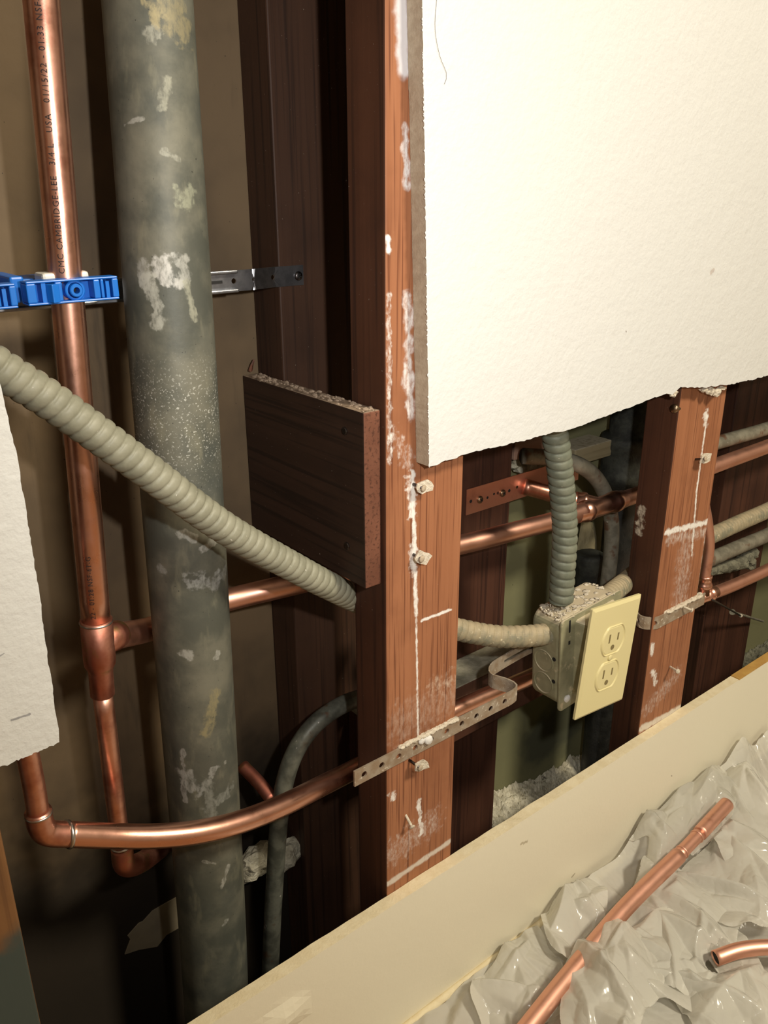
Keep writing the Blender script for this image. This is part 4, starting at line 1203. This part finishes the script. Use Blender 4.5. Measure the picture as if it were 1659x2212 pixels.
# raised device ring
bm = BM()
a_ = rrect(BXL + 0.022, BXR - 0.012, BZB + 0.010, BZT - 0.006, 0.004, 3); b2 = rrect(BXL + 0.030, BXR - 0.020, BZB + 0.016, BZT - 0.010, 0.003, 3)
va = [bm.verts.new((x, BYF - 0.001, z)) for x, z in a_]; vb = [bm.verts.new((x, BYF - 0.023, z)) for x, z in b2]
for i in range(len(va)): bm.faces.new((va[i], va[(i + 1) % len(va)], vb[(i + 1) % len(va)], vb[i]))
bm.faces.new(vb); bm.faces.new(va); rot_bm(bm, tilt)
part('raised_ring', bm, M['box'], t)
for zz in (-0.4865, -0.5155):
    bm = BM(); lathe(bm, (BXL + 0.0003, 0.022, zz), (-1, 0, 0), [(-0.001, 0.0140), (0.0014, 0.0136), (0.0014, 0.0126), (0.0002, 0.0122), (0.0002, 0.0116), (0.0006, 0.0108)], 32); rot_bm(bm, tilt)
    part('knockout', bm, M['box'], t)
for zz in (-0.478, -0.507):
    bm = BM(); lathe(bm, (BXL, 0.0075, zz), (-1, 0, 0), [(-0.001, 0.0024), (0.0004, 0.0024)], 14); rot_bm(bm, tilt); part('side_hole', bm, M['hole'], t)
for zz, hh, ww in ((-0.4375, 0.0075, 0.0012), (-0.458, 0.0022, 0.0014)):
    bm = BM(); box(bm, (BXL + 0.0115, BYF - 0.0014, zz - hh), (BXL + 0.0115 + ww * 2, BYF, zz + hh)); rot_bm(bm, tilt); part('cover_slot', bm, M['hole'], t)
bm = BM(); lathe(bm, (BXL + 0.011, BYF - 0.001, BZB + 0.011), (0, -1, 0), [(0, 0.0045), (0.002, 0.0045), (0.003, 0.003)], 14); rot_bm(bm, tilt)
lump(bm, pivot + tilt @ (Vector((BXL + 0.011, BYF - 0.003, BZB + 0.012)) - pivot), (0.004, 0.002, 0.0045), 4, 0.4, 2)
part('cover_screw', bm, M['white'], t, smooth=True, label='cover screw caked with plaster')
bm = BM(); rnd = random.Random(12)
for k in range(70):
    x = rnd.uniform(BXL + 0.006, BXR - 0.008); y = rnd.uniform(BYF, BYB - 0.004); s2 = rnd.uniform(0.0006, 0.0020)
    z = BZT + 0.0002
    if x < BXL + 0.016: z -= 0.016 - math.sqrt(max(0, 0.016 ** 2 - (BXL + 0.016 - x) ** 2))
    lump(bm, pivot + tilt @ (Vector((x, y, z)) - pivot), (s2 * 2.2, s2 * 2.0, s2 * 0.35), k, 0.5, 2)
for k in range(60):
    a = P(1205 + rnd.uniform(-20, 30), 1302 + rnd.uniform(-4, 12), 0.012); s2 = rnd.uniform(0.001, 0.0026)
    lump(bm, (max(a.x, BXL - 0.002), rnd.uniform(0.0, 0.03), BZT + rnd.uniform(-0.003, 0.003)), (s2 * 0.45, s2 * 0.45, s2 * 0.4), k + 600, 0.4, 2)
part('plaster_dust', bm, M['dust'], t, smooth=True, label='plaster dust heaped on the top')
# the ivory plate
q = [P(1278, 1318, -0.030), P(1383, 1283, -0.030), P(1346, 1510, -0.030), P(1243, 1555, -0.030)]
pc = (q[0] + q[1] + q[2] + q[3]) / 4
ux = ((q[1] - q[0]) + (q[2] - q[3])); W2 = ux.length / 4; ux.normalize()
uz = ((q[0] - q[3]) + (q[1] - q[2])); H2 = uz.length / 4; uz = (uz - ux * uz.dot(ux)).normalized()
un = ux.cross(uz)   # points away from the room
if un.y > 0: un = -un
def pl(u, v, n): return pc + ux * u + uz * v + un * n
bm = BM()
a_ = rrect(-W2, W2, -H2, H2, 0.0015, 3); b2 = rrect(-W2 + 0.0035, W2 - 0.0035, -H2 + 0.0035, H2 - 0.0035, 0.001, 3)
v1_ = [bm.verts.new(pl(x, z, -0.0026)) for x, z in a_]; v2_ = [bm.verts.new(pl(x, z, 0.0)) for x, z in a_]; v3_ = [bm.verts.new(pl(x, z, 0.0022)) for x, z in b2]
for l1, l2 in ((v1_, v2_), (v2_, v3_)):
    for i in range(len(l1)): bm.faces.new((l1[i], l1[(i + 1) % len(l1)], l2[(i + 1) % len(l1)], l2[i]))
bm.faces.new(v3_); bm.faces.new(v1_)
cover = part('outlet_plate', bm, M['ivory'], t, label='ivory duplex outlet plate, skewed')
for sgn in (1, -1):
    vc = sgn * 0.0225 * 0.95
    # face: circle cut flat top and bottom
    ol_ = []
    for k in range(48):
        a = 2 * math.pi * k / 48; ol_.append((0.0190 * math.cos(a), max(-0.0158, min(0.0158, 0.0190 * math.sin(a)))))
    bm = BM()
    # surrounding rim groove
    r0 = [bm.verts.new(pl(x * 1.12, vc + z * 1.12, 0.00225)) for x, z in ol_]; r1 = [bm.verts.new(pl(x * 1.06, vc + z * 1.06, 0.0036)) for x, z in ol_]; r2 = [bm.verts.new(pl(x, vc + z, 0.00235)) for x, z in ol_]
    r3 = [bm.verts.new(pl(x * 0.93, vc + z * 0.93, 0.0030)) for x, z in ol_]
    for l1, l2 in ((r0, r1), (r1, r2), (r2, r3)):
        for i in range(48): bm.faces.new((l1[i], l1[(i + 1) % 48], l2[(i + 1) % 48], l2[i]))
    bm.faces.new(r3)
    rc = part('receptacle', bm, M['ivory'], cover)
    for u, hh in ((-0.0075, 0.0052), (0.0075, 0.0042)):
        bm = BM()
        vs = [bm.verts.new(pl(u + du, vc + 0.003 + dv, dn2)) for dn2 in (0.0026, 0.0033) for du, dv in ((-0.0011, -hh), (0.0011, -hh), (0.0011, hh), (-0.0011, hh))]
        for f in ((0, 1, 2, 3), (4, 5, 6, 7), (0, 1, 5, 4), (1, 2, 6, 5), (2, 3, 7, 6), (3, 0, 4, 7)): bm.faces.new([vs[i] for i in f])
        o_ = part('slot', bm, M['slot'], cover); 
    bm = BM(); lathe(bm, pl(0.0, vc - 0.0085, 0.0026), un, [(0, 0.0030), (0.0008, 0.0030)], 16); part('ground_hole', bm, M['slot'], cover)
bm = BM(); lathe(bm, pl(0, 0, 0.002), un, [(0, 0.0036), (0.0012, 0.0036), (0.0018, 0.0028)], 18); part('plate_screw', bm, M['ivory'], cover, smooth=True)

# ---- nails left in the studs, with scraps of drywall
def nail(px, py, hx, hy, label, tab=1, out=0.020, seed=0, tint='dust'):
    """from the wood at (px, py) to the head at (hx, hy)"""
    a = P(px, py, 0.0); h = P(hx, hy, -out)
    t_ = thing('drywall_nail', label, 'nail', a, 'nails left in the studs')
    d = (h - a).normalized()
    part('shank', pipe([a - d * 0.004, h], 0.0014, 0.006, 10), M['screw'] if tint != 'dust2' else M['dust'], t_, smooth=True)
    bm = BM(); lathe(bm, h, d, [(-0.0012, 0.0018), (-0.0004, 0.0030), (0.0006, 0.0030), (0.0012, 0.0022)], 16)
    part('head', bm, M['gypsum'] if tab else M['dust'], t_, smooth=True)
    if tab:
        bm = BM(); rnd = random.Random(seed); k = 10; tw = rnd.uniform(-0.5, 0.5)
        c = h - d * 0.0016
        sp_ = [(math.cos(2 * math.pi * i / k), math.sin(2 * math.pi * i / k)) for i in range(k)]
        va = []; vb = []
        for i, (x, z) in enumerate(sp_):
            r_ = rnd.uniform(0.0058, 0.0078) / max(abs(math.cos(2 * math.pi * i / k + tw)), abs(math.sin(2 * math.pi * i / k + tw)))
            va.append(bm.verts.new(c + Vector((x * r_ + 0.003, -0.0003 - 0.25 * x * r_, z * r_ * 0.8)))); vb.append(bm.verts.new(c + Vector((x * r_ * 0.95 + 0.003, 0.0014 - 0.25 * x * r_, z * r_ * 0.76))))
        bm.faces.new(va); bm.faces.new(vb)
        for i in range(k): bm.faces.new((va[i], va[(i + 1) % k], vb[(i + 1) % k], vb[i]))
        part('paper_scrap', bm, M['dust'], t_, label='scrap of drywall paper under the head')
    return t_
nail(893, 1046, 915, 1055, 'highest drywall nail on the central stud, with a paper scrap', 1, 0.010, 1)
nail(893, 1198, 911, 1208, 'second drywall nail down the central stud, above the chalk tick', 1, 0.010, 2)
nail(884, 1642, 908, 1659, 'drywall nail with a torn paper scrap just below the rusty bar', 1, 0.014, 3)
nail(877, 1762, 890, 1786, 'lowest bent drywall nail on the central stud, caked white', 0, 0.010, 4, 'dust2')
nail(1502, 992, 1524, 991, 'upper drywall nail on the far stud, with a paper scrap', 1, 0.012, 5)
nail(1447, 1440, 1464, 1450, 'lower dusty drywall nail on the far stud', 0, 0.016, 6, 'dust2')
nail(1466, 1306, 1494, 1318, 'dusty nail lying along the top of the rusty bar on the far stud', 0, 0.012, 7, 'dust2')
c = PX(1459, 882, S2X)
t_ = thing('bolt', 'dark round nail head on the side of the far stud under the drywall edge', 'nail', c)
bm = BM(); lathe(bm, c, (-1, 0, 0), [(-0.003, 0.0050), (0.003, 0.0050), (0.0045, 0.0042)], 18); part('head', bm, M['brass_screw'], t_, smooth=True)
# spike lying in the right bay
t_ = nail(1540, 1296, 1600, 1330, 'long dark spike jutting out below the tee in the right bay', 0, -0.085, 8)
bm = pipe([P(1648, 1342, 0.142), P(1582, 1322, 0.10)], 0.0022, 0.006, 8)
bm2 = bm; lathe(bm2, P(1582, 1322, 0.10), (-0.7, -0.5, 0.2), [(0, 0.005), (0.0015, 0.005)], 12)
single('long_nail', bm2, M['rigid'], P(1600, 1328, 0.12), 'long pale nail sticking out of the dark stud in the right bay', 'nail')

# ---- floor: crumpled film and loose copper offcuts
def fold_field(x, y, seed, n, x0, x1, y0, y1, amp=1.0):
    """height of a rumpled film: straight sharp creases with flat flanks, as stiff plastic folds"""
    rng = np.random.default_rng(seed)
    wx = x + 0.006 * np.sin(y * 31 + seed); wy = y + 0.006 * np.sin(x * 29 + 2 * seed)
    h = np.zeros_like(x)
    for k in range(n):
        cx, cy = rng.uniform(x0, x1), rng.uniform(y0, y1)
        a = rng.normal(0.9, 0.8)
        big = rng.random() < 0.55
        L = rng.uniform(0.06, 0.16) if big else rng.uniform(0.03, 0.08)
        wd = rng.uniform(0.030, 0.065) if big else rng.uniform(0.010, 0.022)
        am = (rng.uniform(0.016, 0.034) if big else rng.uniform(0.004, 0.009)) * amp
        bend = rng.uniform(-2.5, 2.5); q1, q2 = rng.uniform(0.25, 1.0), rng.uniform(0.5, 1.2)
        dx, dy = wx - cx, wy - cy
        u = dx * math.cos(a) + dy * math.sin(a)
        v = -dx * math.sin(a) + dy * math.cos(a) + bend * u * u
        taper = 1 - 0.6 * (u / L * 0.5 + 0.5)
        q = np.where(v > 0, v / (wd * q1), -v / (wd * q2)) / np.maximum(taper, 0.3)
        tent = np.maximum(0, 1 - q) * np.maximum(0, 1 - np.abs(u) / L)
        tent = tent * (2 - tent) * 0.35 + tent * 0.65
        t_ = am * tent
        h = np.maximum(h, t_) if big else h + t_
    return h

def film_grid(x, y, z, keep=None):
    bm = BM(); n0, n1 = x.shape; vs = {}
    def V(i, j):
        if (i, j) not in vs: vs[(i, j)] = bm.verts.new((x[i, j], y[i, j], z[i, j]))
        return vs[(i, j)]
    for i in range(n0 - 1):
        for j in range(n1 - 1):
            if keep is None or (keep[i, j] and keep[i + 1, j] and keep[i + 1, j + 1] and keep[i, j + 1]):
                bm.faces.new((V(i, j), V(i + 1, j), V(i + 1, j + 1), V(i, j + 1)))
    return bm

def zlift(px, py, z): return PZ(px, py, z)
ZP = FLOOR + 0.052
t = thing('copper_offcut', 'long loose copper pipe lying on the plastic sheet, pointing up to the right', 'pipe', PZ(1345, 1965, ZP))
q0 = PZ(1120, 2245, ZP - 0.012); q1 = PZ(1225, 2112, ZP - 0.006); q2 = PZ(1350, 1962, ZP); q3 = PZ(1466, 1848, ZP + 0.004); q4 = PZ(1512, 1800, ZP + 0.005); q5 = PZ(1570, 1737, ZP + 0.006)
part('pipe', pipe([q0 + (q0 - q1) * 0.3, q0, q1, q2, q3], 0.0098, 0.008, 32), M['copper_matt'], t, smooth=True)
part('neck', pipe([q3, q4], 0.0080, 0.006, 28), M['copper_matt'], t, smooth=True)
bm = BM(); tube(bm, spline([q4, q5], 0.004), 0.0094, 28, True, (1,))
part('end_piece', bm, M['copper_matt'], t, smooth=True)
for k_ in (0.15, 0.85):
    bm = BM(); bead(bm, q3.lerp(q4, k_), q4 - q3, 0.0082, 0.0008, 0.0008)
    part('crimp_ring', bm, M['copper_matt'], t, smooth=True)
t = thing('copper_offcut', 'short loose copper pipe with a dark open end at the right edge of the photo', 'pipe', PZ(1600, 2055, ZP))
w0 = PZ(1545, 2070, ZP - 0.004); w1 = PZ(1600, 2052, ZP); w2 = PZ(1665, 2046, ZP + 0.002); w3 = PZ(1760, 2050, ZP)
bm = BM(); tube(bm, spline([w0, w1, w2, w3], 0.004), 0.0082, 28, True, (0,))
part('pipe', bm, M['copper_matt'], t, smooth=True)
bm = BM(); dd = (spline([w0, w1, w2, w3], 0.004)[1] - w0).normalized(); lathe(bm, w0 + dd * 0.0015, dd, [(0, 0.0068), (0.004, 0.0066)], 24); part('dark_bore', bm, M['hole'], t)

# the film: it gives way under the two offcuts
ax_pts = [[(p.x, p.y, p.z) for p in l] for l in ([q0, q1, q2, q3, q4, q5], [w0, w1, w2, w3])]
def press(x, y, z, gap=0.0115):
    for line in ax_pts:
        for a, b in zip(line, line[1:]):
            a = np.array(a); b = np.array(b); d = b - a
            tt = np.clip(((x - a[0]) * d[0] + (y - a[1]) * d[1]) / (d[0] ** 2 + d[1] ** 2), 0, 1)
            dist = np.hypot(x - a[0] - tt * d[0], y - a[1] - tt * d[1])
            cap = a[2] + tt * d[2] - gap + np.maximum(0, dist - 0.010) * 1.1
            z = np.minimum(z, np.maximum(cap, FLOOR + 0.002))
    return z

t = thing('plastic_sheet', 'crumpled milky plastic sheet covering the floor under the loose copper pipes', 'plastic sheet', (0.9, -0.3, FLOOR))
gx, gy = np.meshgrid(np.linspace(0.36, 1.75, 460), np.linspace(-0.62, -0.0205, 210), indexing='ij')
h = fold_field(gx, gy, 4, 240, 0.40, 1.72, -0.6, 0.0)
climb = np.clip((gx - 0.62) / 0.25, 0, 1)       # the sheet rides up the strip toward the right
ry = np.clip((gy + 0.085) / 0.065, 0, 1)
h = h * (1 - 0.6 * ry) + 0.055 * climb * ry ** 2 * (0.8 + 0.25 * np.sin(gx * 31) + 0.15 * np.sin(gx * 77 + 1))
part('film', film_grid(gx, gy, press(gx, gy, FLOOR + 0.002 + h)), M['film'], t, smooth=True, recalc=False)
# loose flaps lying over the sheet, each with its own curved edge
def flap(px, py, zc, Rx, Ry_, rot, H, seed, over=False, clear=False):
    c = PZ(px, py, FLOOR + zc)
    n = 110
    u, v = np.meshgrid(np.linspace(-1.15, 1.15, n), np.linspace(-1.15, 1.15, n), indexing='ij')
    rng = np.random.default_rng(seed)
    th = np.arctan2(v, u); rad = np.hypot(u, v)
    edge = 1 + sum(rng.uniform(-0.20, 0.20) / (1 + 0.30 * k) * np.cos(k * th + rng.uniform(0, 6.28)) for k in range(1, 7))
    rr_ = np.clip(rad / edge, 0, 1)
    s_ = np.where(rad > edge, edge / np.maximum(rad, 1e-6), 1.0)
    uu, vv = u * s_, v * s_
    keep = rad < edge * 1.10
    X = c.x + (uu * math.cos(rot) * Rx - vv * math.sin(rot) * Ry_)
    Y = c.y + (uu * math.sin(rot) * Rx + vv * math.cos(rot) * Ry_)
    Y = np.minimum(Y, -0.0205)
    f = fold_field(X, Y, seed, 14, c.x - Rx, c.x + Rx, c.y - Ry_, c.y + Ry_, 0.8)
    Z = np.maximum(c.z - 0.006 + H * (1 - rr_ ** 2) + f, FLOOR + 0.004)
    if not over: Z = press(X, Y, Z, 0.0110)
    part('loose_flap', film_grid(X, Y, Z, keep), M['film_clear'] if clear else M['film'], t, smooth=True, recalc=False)
for args in ((1480, 2000, 0.034, 0.100, 0.070, 0.9, 0.010, 22), (1600, 1905, 0.034, 0.09, 0.060, 0.2, 0.010, 23),
             (1560, 2150, 0.034, 0.10, 0.050, 0.6, 0.010, 24), (1400, 2200, 0.032, 0.060, 0.055, 2.2, 0.010, 25), (1235, 1965, 0.022, 0.075, 0.040, 0.7, 0.008, 26),
             (1120, 2120, 0.016, 0.075, 0.045, 0.3, 0.008, 27), (1630, 1780, 0.040, 0.10, 0.06, 0.5, 0.012, 28), (1450, 2100, 0.032, 0.06, 0.07, 1.5, 0.010, 29)):
    flap(*args)
flap(1320, 2120, 0.050, 0.075, 0.050, 0.5, 0.010, 33, over=True)
flap(1470, 1760, 0.045, 0.12, 0.050, 0.15, 0.012, 31, clear=True)
